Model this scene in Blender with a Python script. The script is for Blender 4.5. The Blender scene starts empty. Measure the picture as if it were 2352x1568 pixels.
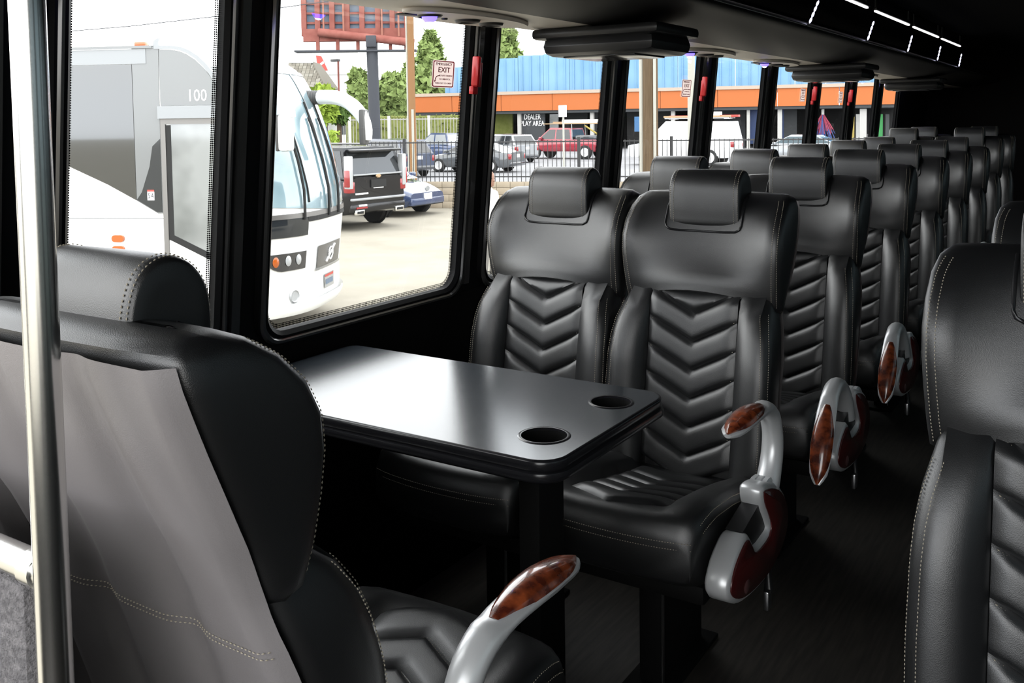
import bpy, bmesh, math, random
import numpy as np
from mathutils import Vector, Matrix

random.seed(7)
rng = np.random.default_rng(7)
SC = bpy.context.scene
COL = SC.collection

# ------------------------------------------------------------------ camera
FPX, PYX = 2165.309, 405.412            # focal length and principal row in pixels of a 2352 x 1568 frame
YAW, PITCH, ROLL = 0.57461, 0.05757, 0.01362
CAM = np.array([0.0, 0.0, 1.37])
_f = np.array([-math.sin(YAW)*math.cos(PITCH), math.cos(YAW)*math.cos(PITCH), -math.sin(PITCH)])
_r = np.cross(_f, [0, 0, 1]); _r /= np.linalg.norm(_r)
_d = np.cross(_f, _r)
RIGHT = _r*math.cos(ROLL) + _d*math.sin(ROLL)
DOWN = -_r*math.sin(ROLL) + _d*math.cos(ROLL)
FWD = _f
cd = bpy.data.cameras.new('camera')
cam = bpy.data.objects.new('camera', cd)
COL.objects.link(cam)
cd.sensor_width = 36.0
cd.lens = FPX/2352*36.0
cd.shift_y = -(784-PYX)/2352
cd.clip_start = 0.05
cd.clip_end = 800
M = Matrix.Identity(4)
for i in range(3):
    M[i][0] = RIGHT[i]; M[i][1] = -DOWN[i]; M[i][2] = -FWD[i]; M[i][3] = CAM[i]
cam.matrix_world = M
SC.camera = cam

# ------------------------------------------------------------------ sky and exposure
w = bpy.data.worlds.new('overcast_sky'); SC.world = w; w.use_nodes = True
nt = w.node_tree; nt.nodes.clear()
out = nt.nodes.new('ShaderNodeOutputWorld'); bg = nt.nodes.new('ShaderNodeBackground')
tc = nt.nodes.new('ShaderNodeTexCoord'); no = nt.nodes.new('ShaderNodeTexNoise'); cr = nt.nodes.new('ShaderNodeValToRGB')
no.inputs['Scale'].default_value = 2.2; no.inputs['Detail'].default_value = 5
cr.color_ramp.elements[0].color = (0.86, 0.91, 0.97, 1); cr.color_ramp.elements[1].color = (1, 0.99, 0.96, 1)
cr.color_ramp.elements[0].position = 0.35; cr.color_ramp.elements[1].position = 0.62
nt.links.new(tc.outputs['Generated'], no.inputs['Vector']); nt.links.new(no.outputs['Fac'], cr.inputs['Fac'])
nt.links.new(cr.outputs['Color'], bg.inputs['Color']); nt.links.new(bg.outputs['Background'], out.inputs['Surface'])
bg.inputs['Strength'].default_value = 5.6
SC.view_settings.view_transform = 'Standard'
SC.view_settings.look = 'None'
SC.view_settings.gamma = 1.0
SC.view_settings.use_curve_mapping = False
SC.view_settings.exposure = 0.0

# ------------------------------------------------------------------ helpers
def ray(px, py):
    return (px-1176)/FPX*RIGHT + (py-PYX)/FPX*DOWN + FWD
def at_z(px, py, z):
    d = ray(px, py); return CAM + d*((z-CAM[2])/d[2])
def at_depth(px, py, t):
    return CAM + ray(px, py)*t

class MB:
    def __init__(s): s.v = []; s.f = []
    def add(s, vs, fs):
        o = len(s.v); s.v += [tuple(map(float, p)) for p in vs]; s.f += [tuple(i+o for i in f) for f in fs]; return s
    def quad(s, a, b, c, d): return s.add([a, b, c, d], [(0, 1, 2, 3)])
    def box(s, x0, x1, y0, y1, z0, z1, r=0.0):
        if r <= 0:
            vs = [(x, y, z) for z in (z0, z1) for y in (y0, y1) for x in (x0, x1)]
            return s.add(vs, [(0, 2, 3, 1), (4, 5, 7, 6), (0, 1, 5, 4), (2, 6, 7, 3), (0, 4, 6, 2), (1, 3, 7, 5)])
        r = min(r, (x1-x0)/2.01, (y1-y0)/2.01, (z1-z0)/2.01)
        bm = bmesh.new(); bmesh.ops.create_cube(bm, size=1)
        for v in bm.verts:
            v.co = ((x0+x1)/2+v.co.x*(x1-x0), (y0+y1)/2+v.co.y*(y1-y0), (z0+z1)/2+v.co.z*(z1-z0))
        bmesh.ops.bevel(bm, geom=list(bm.edges), offset=r, segments=2, affect='EDGES', profile=0.5)
        bm.verts.ensure_lookup_table(); bm.verts.index_update()
        s.add([v.co for v in bm.verts], [[v.index for v in f.verts] for f in bm.faces]); bm.free(); return s
    def loft(s, rings, closed=True, cap0=True, cap1=True):
        n = len(rings[0]); vs = [p for r in rings for p in r]; fs = []
        m = n if closed else n-1
        for i in range(len(rings)-1):
            for j in range(m):
                a, b = i*n+j, i*n+(j+1) % n
                fs.append((a, b, b+n, a+n))
        if cap0: fs.append(tuple(range(n-1, -1, -1)))
        if cap1: fs.append(tuple((len(rings)-1)*n+j for j in range(n)))
        return s.add(vs, fs)
    def tube(s, path, rad, n=10, up=(0, 0, 1), asp=1.0, cap=True):
        path = [np.array(p, float) for p in path]; rads = rad if hasattr(rad, '__len__') else [rad]*len(path)
        rings = []
        for i, p in enumerate(path):
            t = path[min(i+1, len(path)-1)]-path[max(i-1, 0)]; t /= (np.linalg.norm(t)+1e-12)
            u = np.array(up, float)
            if abs(u@t) > 0.95: u = np.array((1.0, 0, 0)) if abs(t[0]) < 0.9 else np.array((0, 1.0, 0))
            a = np.cross(u, t); a /= np.linalg.norm(a); b = np.cross(t, a)
            rings.append([p + rads[i]*(math.cos(k)*a + asp*math.sin(k)*b) for k in np.linspace(0, 2*math.pi, n, endpoint=False)])
        return s.loft(rings, True, cap, cap)
    def prism(s, poly, fn, a, b, bev=0.0):
        """poly: 2D outline, fn(p, q, h) -> xyz; extruded from height a to b; bev insets both ends"""
        P = np.array(poly, float)
        if bev > 0:
            c = P.mean(0); nrm = []
            area = 0.5*np.sum(P[:, 0]*np.roll(P[:, 1], -1)-np.roll(P[:, 0], -1)*P[:, 1]); sg = 1 if area > 0 else -1
            for i in range(len(P)):
                t = P[(i+1) % len(P)]-P[i-1]; t /= np.linalg.norm(t)+1e-12; nrm.append(np.array((-t[1], t[0]))*sg)
            Q = P+bev*np.array(nrm); d = bev*np.sign(b-a)
            rs = [(Q, a), (P, a+d), (P, b-d), (Q, b)]
        else: rs = [(P, a), (P, b)]
        return s.loft([[fn(p[0], p[1], h) for p in R] for R, h in rs])
    def lathe(s, prof, fn, n=20):
        """prof: (r, h) list; fn(x, y, h) -> xyz"""
        return s.loft([[fn(r*math.cos(k), r*math.sin(k), h) for k in np.linspace(0, 2*math.pi, n, endpoint=False)] for r, h in prof])
    def grid(s, fn, us, vs):
        n = len(us); pts = [fn(u, v) for v in vs for u in us]; fs = []
        for j in range(len(vs)-1):
            for i in range(n-1): fs.append((j*n+i, j*n+i+1, (j+1)*n+i+1, (j+1)*n+i))
        return s.add(pts, fs)
    def mesh(s, name, mat=None, smooth=40):
        me = bpy.data.meshes.new(name); me.from_pydata(s.v, [], s.f); me.update()
        bm = bmesh.new(); bm.from_mesh(me); bmesh.ops.recalc_face_normals(bm, faces=list(bm.faces)); bm.to_mesh(me); bm.free()
        if smooth:
            me.polygons.foreach_set('use_smooth', [True]*len(me.polygons)); me.set_sharp_from_angle(angle=math.radians(smooth))
        if mat: me.materials.append(MAT[mat])
        return me

def link(name, data, parent=None, kind=None, loc=None):
    o = bpy.data.objects.new(name, data); COL.objects.link(o)
    if parent is not None: o.parent = parent
    if kind: o['kind'] = kind
    if loc is not None: o.location = loc
    return o
def obj(name, mb, mat, parent=None, kind=None, smooth=40, loc=None):
    return link(name, mb.mesh(name, mat, smooth), parent, kind, loc)
def tag(o, label, cat, group=None):
    o['label'] = label; o['category'] = cat
    if group: o['group'] = group
    return o
def thing(name, label, cat, loc=(0, 0, 0), rotz=0.0, group=None):
    o = bpy.data.objects.new(name, None); COL.objects.link(o); o.empty_display_size = 0.1
    o.location = [float(c) for c in loc]; o.rotation_euler = (0, 0, rotz)
    return tag(o, label, cat, group)
def struct(name, mb, mat, smooth=0, parent=None):
    return obj(name, mb, mat, parent, None if parent else 'structure', smooth)
def text(name, body, mat, size, parent, matrix, align='CENTER', depth=0.0004, sx=1.0):
    cu = bpy.data.curves.new(name, 'FONT'); cu.body = body; cu.size = size; cu.align_x = align; cu.align_y = 'CENTER'; cu.extrude = depth
    cu.resolution_u = 2
    t = bpy.data.objects.new(name, cu); COL.objects.link(t)
    me = bpy.data.meshes.new_from_object(t.evaluated_get(bpy.context.evaluated_depsgraph_get()))
    bpy.data.objects.remove(t); me.materials.clear(); me.materials.append(MAT[mat]); me.name = name
    me.transform(Matrix.Diagonal((sx, 1, 1, 1))); me.transform(matrix)
    return link(name, me, parent)
def frame_matrix(o, ex, ey):
    ex = Vector(ex).normalized(); ey = Vector(ey); ey = (ey-ex*ey.dot(ex)).normalized(); ez = ex.cross(ey)
    m = Matrix.Identity(4)
    for i in range(3): m[i][0] = ex[i]; m[i][1] = ey[i]; m[i][2] = ez[i]; m[i][3] = o[i]
    return m
def lerp_table(tab, z):
    zs = [t[0] for t in tab]
    return [float(np.interp(z, zs, [t[k] for t in tab])) for k in range(1, len(tab[0]))]
def smoothstep(a, b, x):
    t = min(max((x-a)/(b-a), 0), 1); return t*t*(3-2*t)
def catmull(pts, n=6, closed=False):
    pts = [np.array(p, float) for p in pts]; res = []; m = len(pts)
    for i in range(m if closed else m-1):
        if closed: p0, p1, p2, p3 = pts[i-1], pts[i], pts[(i+1) % m], pts[(i+2) % m]
        else: p0, p1, p2, p3 = pts[max(i-1, 0)], pts[i], pts[i+1], pts[min(i+2, m-1)]
        for t in np.linspace(0, 1, n, endpoint=False):
            res.append(0.5*((2*p1)+(-p0+p2)*t+(2*p0-5*p1+4*p2-p3)*t*t+(-p0+3*p1-3*p2+p3)*t**3))
    if not closed: res.append(pts[-1])
    return res

# ------------------------------------------------------------------ materials
MAT = {}
def mat(name, col, rough=0.5, metal=0.0, spec=0.5, coat=0.0, emit=None, estr=0.0, bump=None, vary=None, trans=None, sheen=0.0):
    m = bpy.data.materials.new(name); m.use_nodes = True; MAT[name] = m
    nt = m.node_tree; b = nt.nodes['Principled BSDF']
    b.inputs['Base Color'].default_value = (*col, 1); b.inputs['Roughness'].default_value = rough; b.inputs['Metallic'].default_value = metal
    b.inputs['Specular IOR Level'].default_value = spec; b.inputs['Coat Weight'].default_value = coat; b.inputs['Coat Roughness'].default_value = 0.08
    if sheen: b.inputs['Sheen Weight'].default_value = sheen
    if emit: b.inputs['Emission Color'].default_value = (*emit, 1); b.inputs['Emission Strength'].default_value = estr
    tc = nt.nodes.new('ShaderNodeTexCoord')
    if vary:   # (colour2, scale, detail, lo, hi[, stretch])
        c2, sc, de, lo, hi = vary[:5]
        n = nt.nodes.new('ShaderNodeTexNoise'); n.inputs['Scale'].default_value = sc; n.inputs['Detail'].default_value = de
        if len(vary) > 5:
            mp = nt.nodes.new('ShaderNodeMapping'); mp.inputs['Scale'].default_value = vary[5]
            nt.links.new(tc.outputs['Object'], mp.inputs['Vector']); nt.links.new(mp.outputs['Vector'], n.inputs['Vector'])
        else: nt.links.new(tc.outputs['Object'], n.inputs['Vector'])
        r = nt.nodes.new('ShaderNodeValToRGB'); r.color_ramp.elements[0].position = lo; r.color_ramp.elements[1].position = hi
        r.color_ramp.elements[0].color = (*col, 1); r.color_ramp.elements[1].color = (*c2, 1)
        nt.links.new(n.outputs['Fac'], r.inputs['Fac']); nt.links.new(r.outputs['Color'], b.inputs['Base Color'])
    if bump:   # (scale, strength, distance, kind)
        sc, st, di, kd = bump
        if kd == 'voronoi':
            n = nt.nodes.new('ShaderNodeTexVoronoi'); o = n.outputs['Distance']
        else:
            n = nt.nodes.new('ShaderNodeTexNoise'); n.inputs['Detail'].default_value = 4; o = n.outputs['Fac']
        n.inputs['Scale'].default_value = sc; nt.links.new(tc.outputs['Object'], n.inputs['Vector'])
        bp = nt.nodes.new('ShaderNodeBump'); bp.inputs['Strength'].default_value = st; bp.inputs['Distance'].default_value = di
        nt.links.new(o, bp.inputs['Height']); nt.links.new(bp.outputs['Normal'], b.inputs['Normal'])
    return m
def glass(name, tint, refl=1.0, rough=0.0):
    m = bpy.data.materials.new(name); m.use_nodes = True; MAT[name] = m
    nt = m.node_tree; nt.nodes.clear(); o = nt.nodes.new('ShaderNodeOutputMaterial'); mx = nt.nodes.new('ShaderNodeMixShader')
    t = nt.nodes.new('ShaderNodeBsdfTransparent'); g = nt.nodes.new('ShaderNodeBsdfGlossy'); fr = nt.nodes.new('ShaderNodeFresnel')
    t.inputs['Color'].default_value = (*tint, 1); g.inputs['Roughness'].default_value = rough; fr.inputs['IOR'].default_value = 1.45
    ml = nt.nodes.new('ShaderNodeMath'); ml.operation = 'MULTIPLY'; ml.inputs[1].default_value = refl
    nt.links.new(fr.outputs['Fac'], ml.inputs[0]); nt.links.new(ml.outputs[0], mx.inputs['Fac'])
    nt.links.new(t.outputs['BSDF'], mx.inputs[1]); nt.links.new(g.outputs['BSDF'], mx.inputs[2]); nt.links.new(mx.outputs['Shader'], o.inputs['Surface'])
    return m

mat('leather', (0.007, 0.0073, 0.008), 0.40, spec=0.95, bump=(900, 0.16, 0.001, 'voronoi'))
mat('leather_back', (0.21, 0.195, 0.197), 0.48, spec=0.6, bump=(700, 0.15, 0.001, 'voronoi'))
mat('thread', (0.36, 0.32, 0.25), 0.8)
mat('piping', (0.010, 0.010, 0.011), 0.3)
mat('silver', (0.62, 0.63, 0.64), 0.32, metal=0.35, spec=0.5)
mat('chrome', (0.80, 0.80, 0.78), 0.22, metal=1.0)
mat('steel', (0.45, 0.45, 0.46), 0.3, metal=1.0)
mat('burl', (0.30, 0.065, 0.020), 0.25, coat=1.0, vary=((0.075, 0.014, 0.007), 38, 6, 0.38, 0.62))
mat('maroon', (0.060, 0.008, 0.008), 0.25, coat=0.5)
mat('maroon_badge', (0.11, 0.05, 0.05), 0.3)
mat('black_plastic', (0.012, 0.012, 0.013), 0.38)
mat('black_matte', (0.004, 0.004, 0.004), 0.7, spec=0.15)
mat('trim_black', (0.0025, 0.0025, 0.003), 0.5, spec=0.15)
mat('trim_edge', (0.03, 0.03, 0.03), 0.16, spec=0.8)
mat('wall_vinyl', (0.003, 0.0025, 0.0025), 0.6, spec=0.12, bump=(300, 0.2, 0.001, 'noise'))
mat('ceiling_fabric', (0.006, 0.006, 0.007), 0.9, spec=0.1)
mat('rear_fabric', (0.014, 0.012, 0.011), 0.9, spec=0.1)
mat('rack_plastic', (0.74, 0.68, 0.61), 0.5)
mat('rack_dark', (0.0045, 0.004, 0.004), 0.5, spec=0.2)  # dark plastic, its tone also standing for light falling off round the curve
mat('vent_dark', (0.035, 0.033, 0.03), 0.5)
mat('floor_vinyl', (0.020, 0.018, 0.016), 0.5, spec=0.3, vary=((0.045, 0.040, 0.034), 6, 8, 0.35, 0.7, (14, 1, 1)))
mat('carpet', (0.13, 0.125, 0.13), 0.95, spec=0.1, vary=((0.24, 0.23, 0.235), 160, 4, 0.35, 0.7), bump=(420, 1.0, 0.004, 'noise'))
mat('table_top', (0.020, 0.025, 0.031), 0.20, spec=1.0, bump=(1200, 0.05, 0.0005, 'noise'))
mat('table_edge', (0.012, 0.012, 0.014), 0.22)
mat('led_blue', (0.2, 0.2, 1), 0.4, emit=(0.07, 0.05, 1.0), estr=7)
mat('led_core', (1, 1, 1), 0.4, emit=(0.75, 0.75, 1.0), estr=9)
mat('led_white', (1, 1, 1), 0.4, emit=(1.0, 0.97, 1.0), estr=2.4)
mat('led_cool', (1, 1, 1), 0.4, emit=(0.72, 0.72, 1.0), estr=2.2)
mat('red_plastic', (0.50, 0.008, 0.012), 0.3)
mat('sticker_white', (0.62, 0.55, 0.52), 0.6)
mat('sticker_red', (0.28, 0.012, 0.03), 0.6)
glass('window_glass', (0.98, 0.99, 0.99), 0.16)
glass('tinted_glass', (0.22, 0.25, 0.26), 0.5)
glass('car_glass_clear', (0.45, 0.55, 0.58), 1.0)
mat('frit', (0.006, 0.006, 0.007), 0.4)

def sticker_material(name, col):
    m = MAT[name]; nt = m.node_tree; b = nt.nodes['Principled BSDF']; o = [n for n in nt.nodes if n.type == 'OUTPUT_MATERIAL'][0]
    tr = nt.nodes.new('ShaderNodeBsdfTranslucent'); tr.inputs['Color'].default_value = (*col, 1); mx = nt.nodes.new('ShaderNodeMixShader'); mx.inputs['Fac'].default_value = 0.5
    nt.links.new(b.outputs['BSDF'], mx.inputs[1]); nt.links.new(tr.outputs['BSDF'], mx.inputs[2]); nt.links.new(mx.outputs['Shader'], o.inputs['Surface'])
sticker_material('sticker_white', (0.62, 0.50, 0.47)); sticker_material('sticker_red', (0.20, 0.012, 0.03))
def frit_material():
    m = bpy.data.materials.new('frit_dots'); m.use_nodes = True; MAT['frit_dots'] = m
    nt = m.node_tree; nt.nodes.clear(); o = nt.nodes.new('ShaderNodeOutputMaterial'); mx = nt.nodes.new('ShaderNodeMixShader')
    t = nt.nodes.new('ShaderNodeBsdfTransparent'); d = nt.nodes.new('ShaderNodeBsdfDiffuse'); d.inputs['Color'].default_value = (0.006, 0.006, 0.007, 1)
    tc = nt.nodes.new('ShaderNodeTexCoord'); mp = nt.nodes.new('ShaderNodeMapping'); mp.inputs['Scale'].default_value = (0, 210, 210)
    v = nt.nodes.new('ShaderNodeTexVoronoi'); v.inputs['Scale'].default_value = 1.0; v.inputs['Randomness'].default_value = 0.0
    lt = nt.nodes.new('ShaderNodeMath'); lt.operation = 'LESS_THAN'; lt.inputs[1].default_value = 0.43
    nt.links.new(tc.outputs['Object'], mp.inputs['Vector']); nt.links.new(mp.outputs['Vector'], v.inputs['Vector'])
    nt.links.new(v.outputs['Distance'], lt.inputs[0]); nt.links.new(lt.outputs[0], mx.inputs['Fac'])
    nt.links.new(t.outputs['BSDF'], mx.inputs[1]); nt.links.new(d.outputs['BSDF'], mx.inputs[2]); nt.links.new(mx.outputs['Shader'], o.inputs['Surface'])
frit_material()

# outdoors: everything stands in the open daylight
G = -1.06
_mat = mat
def mat(name, col, *a, **k):
    q = 0.60
    if k.get('vary'): k['vary'] = (tuple(c*q for c in k['vary'][0]),)+tuple(k['vary'][1:])
    return _mat(name, tuple(c*q for c in col), *a, **k)
mat('lot', (0.37, 0.34, 0.275), 0.9, spec=0.2, vary=((0.44, 0.405, 0.335), 1.3, 9, 0.3, 0.7), bump=(3, 0.3, 0.03, 'noise'))
mat('lot_crack', (0.20, 0.185, 0.16), 0.9, spec=0.2)
mat('street', (0.30, 0.30, 0.31), 0.9, spec=0.2, vary=((0.36, 0.36, 0.37), 0.6, 6, 0.3, 0.7))
mat('street_line', (0.7, 0.7, 0.68), 0.8)
mat('grass', (0.12, 0.19, 0.03), 0.95, spec=0.1)
mat('white_paint', (1.3, 1.31, 1.3), 0.25, coat=0.6)
mat('grey_paint', (0.36, 0.38, 0.40), 0.3, coat=0.4)
mat('coach_grey', (0.22, 0.23, 0.235), 0.25, coat=0.7)
mat('coach_glass', (0.015, 0.018, 0.018), 0.03, spec=1.0, coat=1.0)
mat('door_glass', (0.17, 0.185, 0.185), 0.05, spec=0.8, coat=1.0, vary=((0.34, 0.36, 0.36), 1.2, 3, 0.4, 0.6))  # grey with paler patches painted as reflections in the glass
mat('coach_screen_sky', (0.22, 0.36, 0.42), 0.05, spec=0.8, coat=1.0, vary=((0.46, 0.62, 0.68), 1.6, 3, 0.35, 0.7))  # reflected sky put into the windshield colour
mat('aluminium', (0.30, 0.29, 0.28), 0.35, metal=0.6)
mat('rubber', (0.014, 0.014, 0.014), 0.8)
mat('bellows', (0.10, 0.10, 0.10), 0.6)
mat('amber', (0.62, 0.13, 0.01), 0.25, coat=0.6)
mat('white_mark', (1.4, 1.4, 1.4), 0.5)
mat('red_mark', (0.65, 0.08, 0.06), 0.5)
mat('dark_mark', (0.05, 0.05, 0.07), 0.5)
mat('tail_red', (0.40, 0.015, 0.02), 0.2, coat=0.8)
mat('lamp_clear', (0.60, 0.62, 0.64), 0.15, coat=0.8)
mat('lamp_dark', (0.04, 0.04, 0.045), 0.2, coat=0.8)
mat('grille', (0.20, 0.195, 0.19), 0.35, metal=0.4)
mat('alloy', (0.9, 0.9, 0.9), 0.4, metal=0.1)
mat('car_black', (0.012, 0.012, 0.014), 0.2, spec=0.35, coat=0.25)
mat('car_blue', (0.055, 0.085, 0.19), 0.15, coat=1.0)
mat('car_navy', (0.035, 0.055, 0.11), 0.15, coat=1.0)
mat('car_grey', (0.13, 0.14, 0.15), 0.15, coat=1.0)
mat('car_dark', (0.05, 0.055, 0.065), 0.15, coat=1.0)
mat('car_silver', (0.40, 0.42, 0.44), 0.2, coat=1.0)
mat('car_red', (0.46, 0.030, 0.055), 0.2, coat=1.0)
mat('car_white', (1.1, 1.1, 1.1), 0.25, coat=0.8)
mat('car_glass', (0.03, 0.035, 0.04), 0.05, spec=0.6, coat=0.3)
mat('block_tan', (0.50, 0.42, 0.31), 0.9, spec=0.2, vary=((0.56, 0.48, 0.37), 3, 4, 0.3, 0.7))
mat('mortar', (0.40, 0.35, 0.27), 0.95, spec=0.1)
mat('iron', (0.035, 0.035, 0.038), 0.5)
mat('pale_iron', (0.50, 0.49, 0.46), 0.6)
mat('hedge', (0.20, 0.23, 0.06), 0.95, spec=0.1, vary=((0.27, 0.29, 0.10), 3, 6, 0.3, 0.7))
mat('leaf_dark', (0.12, 0.21, 0.05), 0.8, spec=0.2)
mat('leaf_mid', (0.30, 0.40, 0.13), 0.8, spec=0.2)
mat('leaf_light', (0.36, 0.50, 0.07), 0.8, spec=0.2)
mat('bark', (0.14, 0.10, 0.07), 0.9, spec=0.1)
mat('pole_wood', (0.13, 0.09, 0.055), 0.9, spec=0.1, vary=((0.19, 0.135, 0.085), 5, 6, 0.3, 0.7, (6, 6, 0.3)))
mat('pole_wood_light', (0.36, 0.20, 0.10), 0.9, spec=0.1)
mat('conduit', (0.55, 0.54, 0.48), 0.6)
mat('rust', (0.33, 0.105, 0.085), 0.85, spec=0.2, vary=((0.42, 0.16, 0.13), 2, 5, 0.3, 0.7))
mat('rust_light', (0.45, 0.20, 0.15), 0.85, spec=0.2)
mat('board_blue', (0.14, 0.20, 0.30), 0.7, vary=((0.22, 0.28, 0.36), 1.5, 4, 0.3, 0.7))
mat('post_dark', (0.055, 0.06, 0.075), 0.7)
mat('fascia_orange', (0.66, 0.20, 0.065), 0.7, spec=0.2)
mat('fascia_cap', (0.62, 0.50, 0.40), 0.7, spec=0.2)
mat('cladding_blue', (0.21, 0.43, 0.70), 0.6, spec=0.3, vary=((0.30, 0.54, 0.80), 0.35, 3, 0.3, 0.7))
mat('bay_grey', (0.085, 0.09, 0.095), 0.8, spec=0.2)
mat('bay_dark', (0.035, 0.035, 0.035), 0.8, spec=0.2)
mat('bay_white', (0.62, 0.61, 0.58), 0.7)
mat('bay_blue', (0.02, 0.05, 0.16), 0.6)
mat('brush_red', (0.45, 0.05, 0.10), 0.8)
mat('brush_blue', (0.08, 0.13, 0.40), 0.8)
mat('flap_green', (0.04, 0.30, 0.08), 0.7)
mat('flap_yellow', (0.55, 0.42, 0.10), 0.7)
mat('shingle_a', (0.22, 0.20, 0.165), 0.9, spec=0.2)
mat('shingle_b', (0.27, 0.25, 0.205), 0.9, spec=0.2)
mat('shingle_c', (0.31, 0.29, 0.245), 0.9, spec=0.2)
mat('stucco', (0.9, 0.9, 0.87), 0.9, spec=0.2)
mat('skin', (0.42, 0.22, 0.15), 0.6)
mat('hair', (0.02, 0.015, 0.012), 0.6)
mat('shirt', (1.2, 1.18, 1.15), 0.9, spec=0.2)
mat('trousers', (0.30, 0.29, 0.27), 0.9, spec=0.2)
mat('lumber', (0.62, 0.42, 0.24), 0.8)
mat('tarp', (0.05, 0.18, 0.40), 0.6)

# ================================================================== THE SHUTTLE BUS: shell
TILT = 0.0982
def wall_pt(y, s, off=0.0):
    """point on the inward-leaning window wall: y along the bus, s up the slope from the sill, off towards the aisle"""
    return (-1.72 + s*math.sin(TILT) + off*math.cos(TILT), y, 0.87 + s*math.cos(TILT) - off*math.sin(TILT))
def rrect(y0, y1, s0, s1, r, n=6):
    pts = []
    for cy, cs, a0 in ((y1-r, s1-r, 0), (y0+r, s1-r, 90), (y0+r, s0+r, 180), (y1-r, s0+r, 270)):
        for k in range(n+1):
            a = math.radians(a0+90*k/n); pts.append((cy+r*math.cos(a), cs+r*math.sin(a)))
    return pts
FRONT, REAR, XR = -1.40, 10.3, 0.70
WIN = [(0.45, 0.80), (1.04, 1.395), (1.557, 2.312), (2.475, 3.215), (3.395, 4.140), (4.352, 5.080), (5.295, 6.000), (6.228, 6.935), (7.190, 7.850), (8.090, 8.735)]

mb = MB(); mb.box(-1.72, XR, 0.30, REAR, -0.06, 0); mb.box(-0.85, XR, FRONT, 0.30, -0.06, 0)
struct('floor', mb, 'floor_vinyl')
st = thing('stairwell', 'dark stair treads down to the open front entrance door', 'stairs', (-1.28, -0.35, 0)); st['kind'] = 'structure'
for i, (xa, xb, z) in enumerate(((-1.30, -0.85, -0.24), (-1.74, -1.30, -0.48))):
    obj('tread', MB().box(xa+1.28, xb+1.28, -0.65, 0.65, z-0.04, z), 'floor_vinyl', st, smooth=0)
obj('riser', MB().box(0.41, 0.43, -0.65, 0.65, -0.5, -0.061), 'floor_vinyl', st, smooth=0)
obj('riser', MB().box(-0.04, -0.02, -0.65, 0.65, -0.5, -0.281), 'floor_vinyl', st, smooth=0)
obj('stair_side', MB().box(-0.46, 0.43, 0.63, 0.65, -0.5, -0.061), 'wall_vinyl', st, smooth=0)
obj('stair_side', MB().box(-0.46, 0.43, -0.67, -0.65, -0.5, -0.061), 'wall_vinyl', st, smooth=0)

wl = struct('wall_left', MB().box(-1.80, -1.72, 0.33, REAR, -0.50, 0.845), 'wall_vinyl')
mb = MB()
mb.add([wall_pt(y, s, o) for y in (0.42, REAR) for s, o in ((0.86, 0), (1.30, 0), (1.30, -0.08), (0.86, -0.08))], [(0, 1, 5, 4), (1, 2, 6, 5), (2, 3, 7, 6), (3, 0, 4, 7), (0, 3, 2, 1), (4, 5, 6, 7)])
obj('header', mb, 'trim_black', wl, smooth=0)
obj('lower_rail', MB().box(-1.722, -1.712, 0.9, REAR, 0.20, 0.26, 0.004), 'trim_black', wl)
edges = [0.33] + [e for p in WIN for e in p] + [REAR]
for k in range(0, len(edges), 2):
    ya, yb = edges[k], edges[k+1]
    mb = MB().add([wall_pt(y, s, o) for s in (-0.035, 0.88) for y, o in ((ya, -0.014), (ya, 0), (yb, 0), (yb, -0.014))], [(0, 1, 5, 4), (1, 2, 6, 5), (2, 3, 7, 6), (3, 0, 4, 7), (0, 3, 2, 1), (4, 5, 6, 7)])
    pl = obj('pillar', mb, 'trim_black', wl, smooth=0)
    if 1 < k and yb-ya < 0.4:
        c = (ya+yb)/2-0.02
        mb = MB().add([wall_pt(y, s, o) for s in (0.0, 0.87) for y, o in ((c-0.016, 0.002), (c-0.012, 0.009), (c+0.012, 0.009), (c+0.016, 0.002))], [(0, 1, 5, 4), (1, 2, 6, 5), (2, 3, 7, 6), (3, 0, 4, 7), (0, 3, 2, 1), (4, 5, 6, 7)])
        obj('trim_strip', mb, 'trim_edge', pl, smooth=0)
for i, (ya, yb) in enumerate(WIN):
    wn = bpy.data.objects.new('window_%d' % (i+1), None); COL.objects.link(wn); wn['kind'] = 'structure'
    wn.location = wall_pt((ya+yb)/2, 0)
    L = np.array(wn.location)
    def loc3(y, s, o): return tuple(np.array(wall_pt(y, s, o))-L)
    rings = []
    for off, o in ((-0.040, 0.0), (-0.036, 0.012), (-0.010, 0.015), (0.0, 0.006), (0.001, -0.012)):
        rings.append([loc3(y, s, o) for y, s in rrect(ya+off, yb-off, off, 0.93-off, 0.055-min(off, 0)*0.8)])
    obj('frame', MB().loft(rings, True, False, False), 'trim_black', wn)
    obj('bead', MB().loft([[loc3(y, s, o) for y, s in rrect(ya+d, yb-d, d, 0.93-d, 0.06)] for d, o in ((-0.030, 0.0125), (-0.026, 0.019), (-0.020, 0.0195), (-0.016, 0.0135))], True, False, False), 'trim_edge', wn)
    obj('pane', MB().add([loc3(y, s, -0.0125) for y, s in rrect(ya, yb, 0, 0.93, 0.05)], [tuple(range(28))]), 'window_glass', wn, smooth=0)
    a = [loc3(y, s, -0.0105) for y, s in rrect(ya, yb, 0, 0.93, 0.05)]; b = [loc3(y, s, -0.0105) for y, s in rrect(ya+0.014, yb-0.014, 0.014, 0.916, 0.04)]
    obj('dotted_band', MB().loft([a, b], True, False, False), 'frit_dots', wn, smooth=0)

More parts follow.
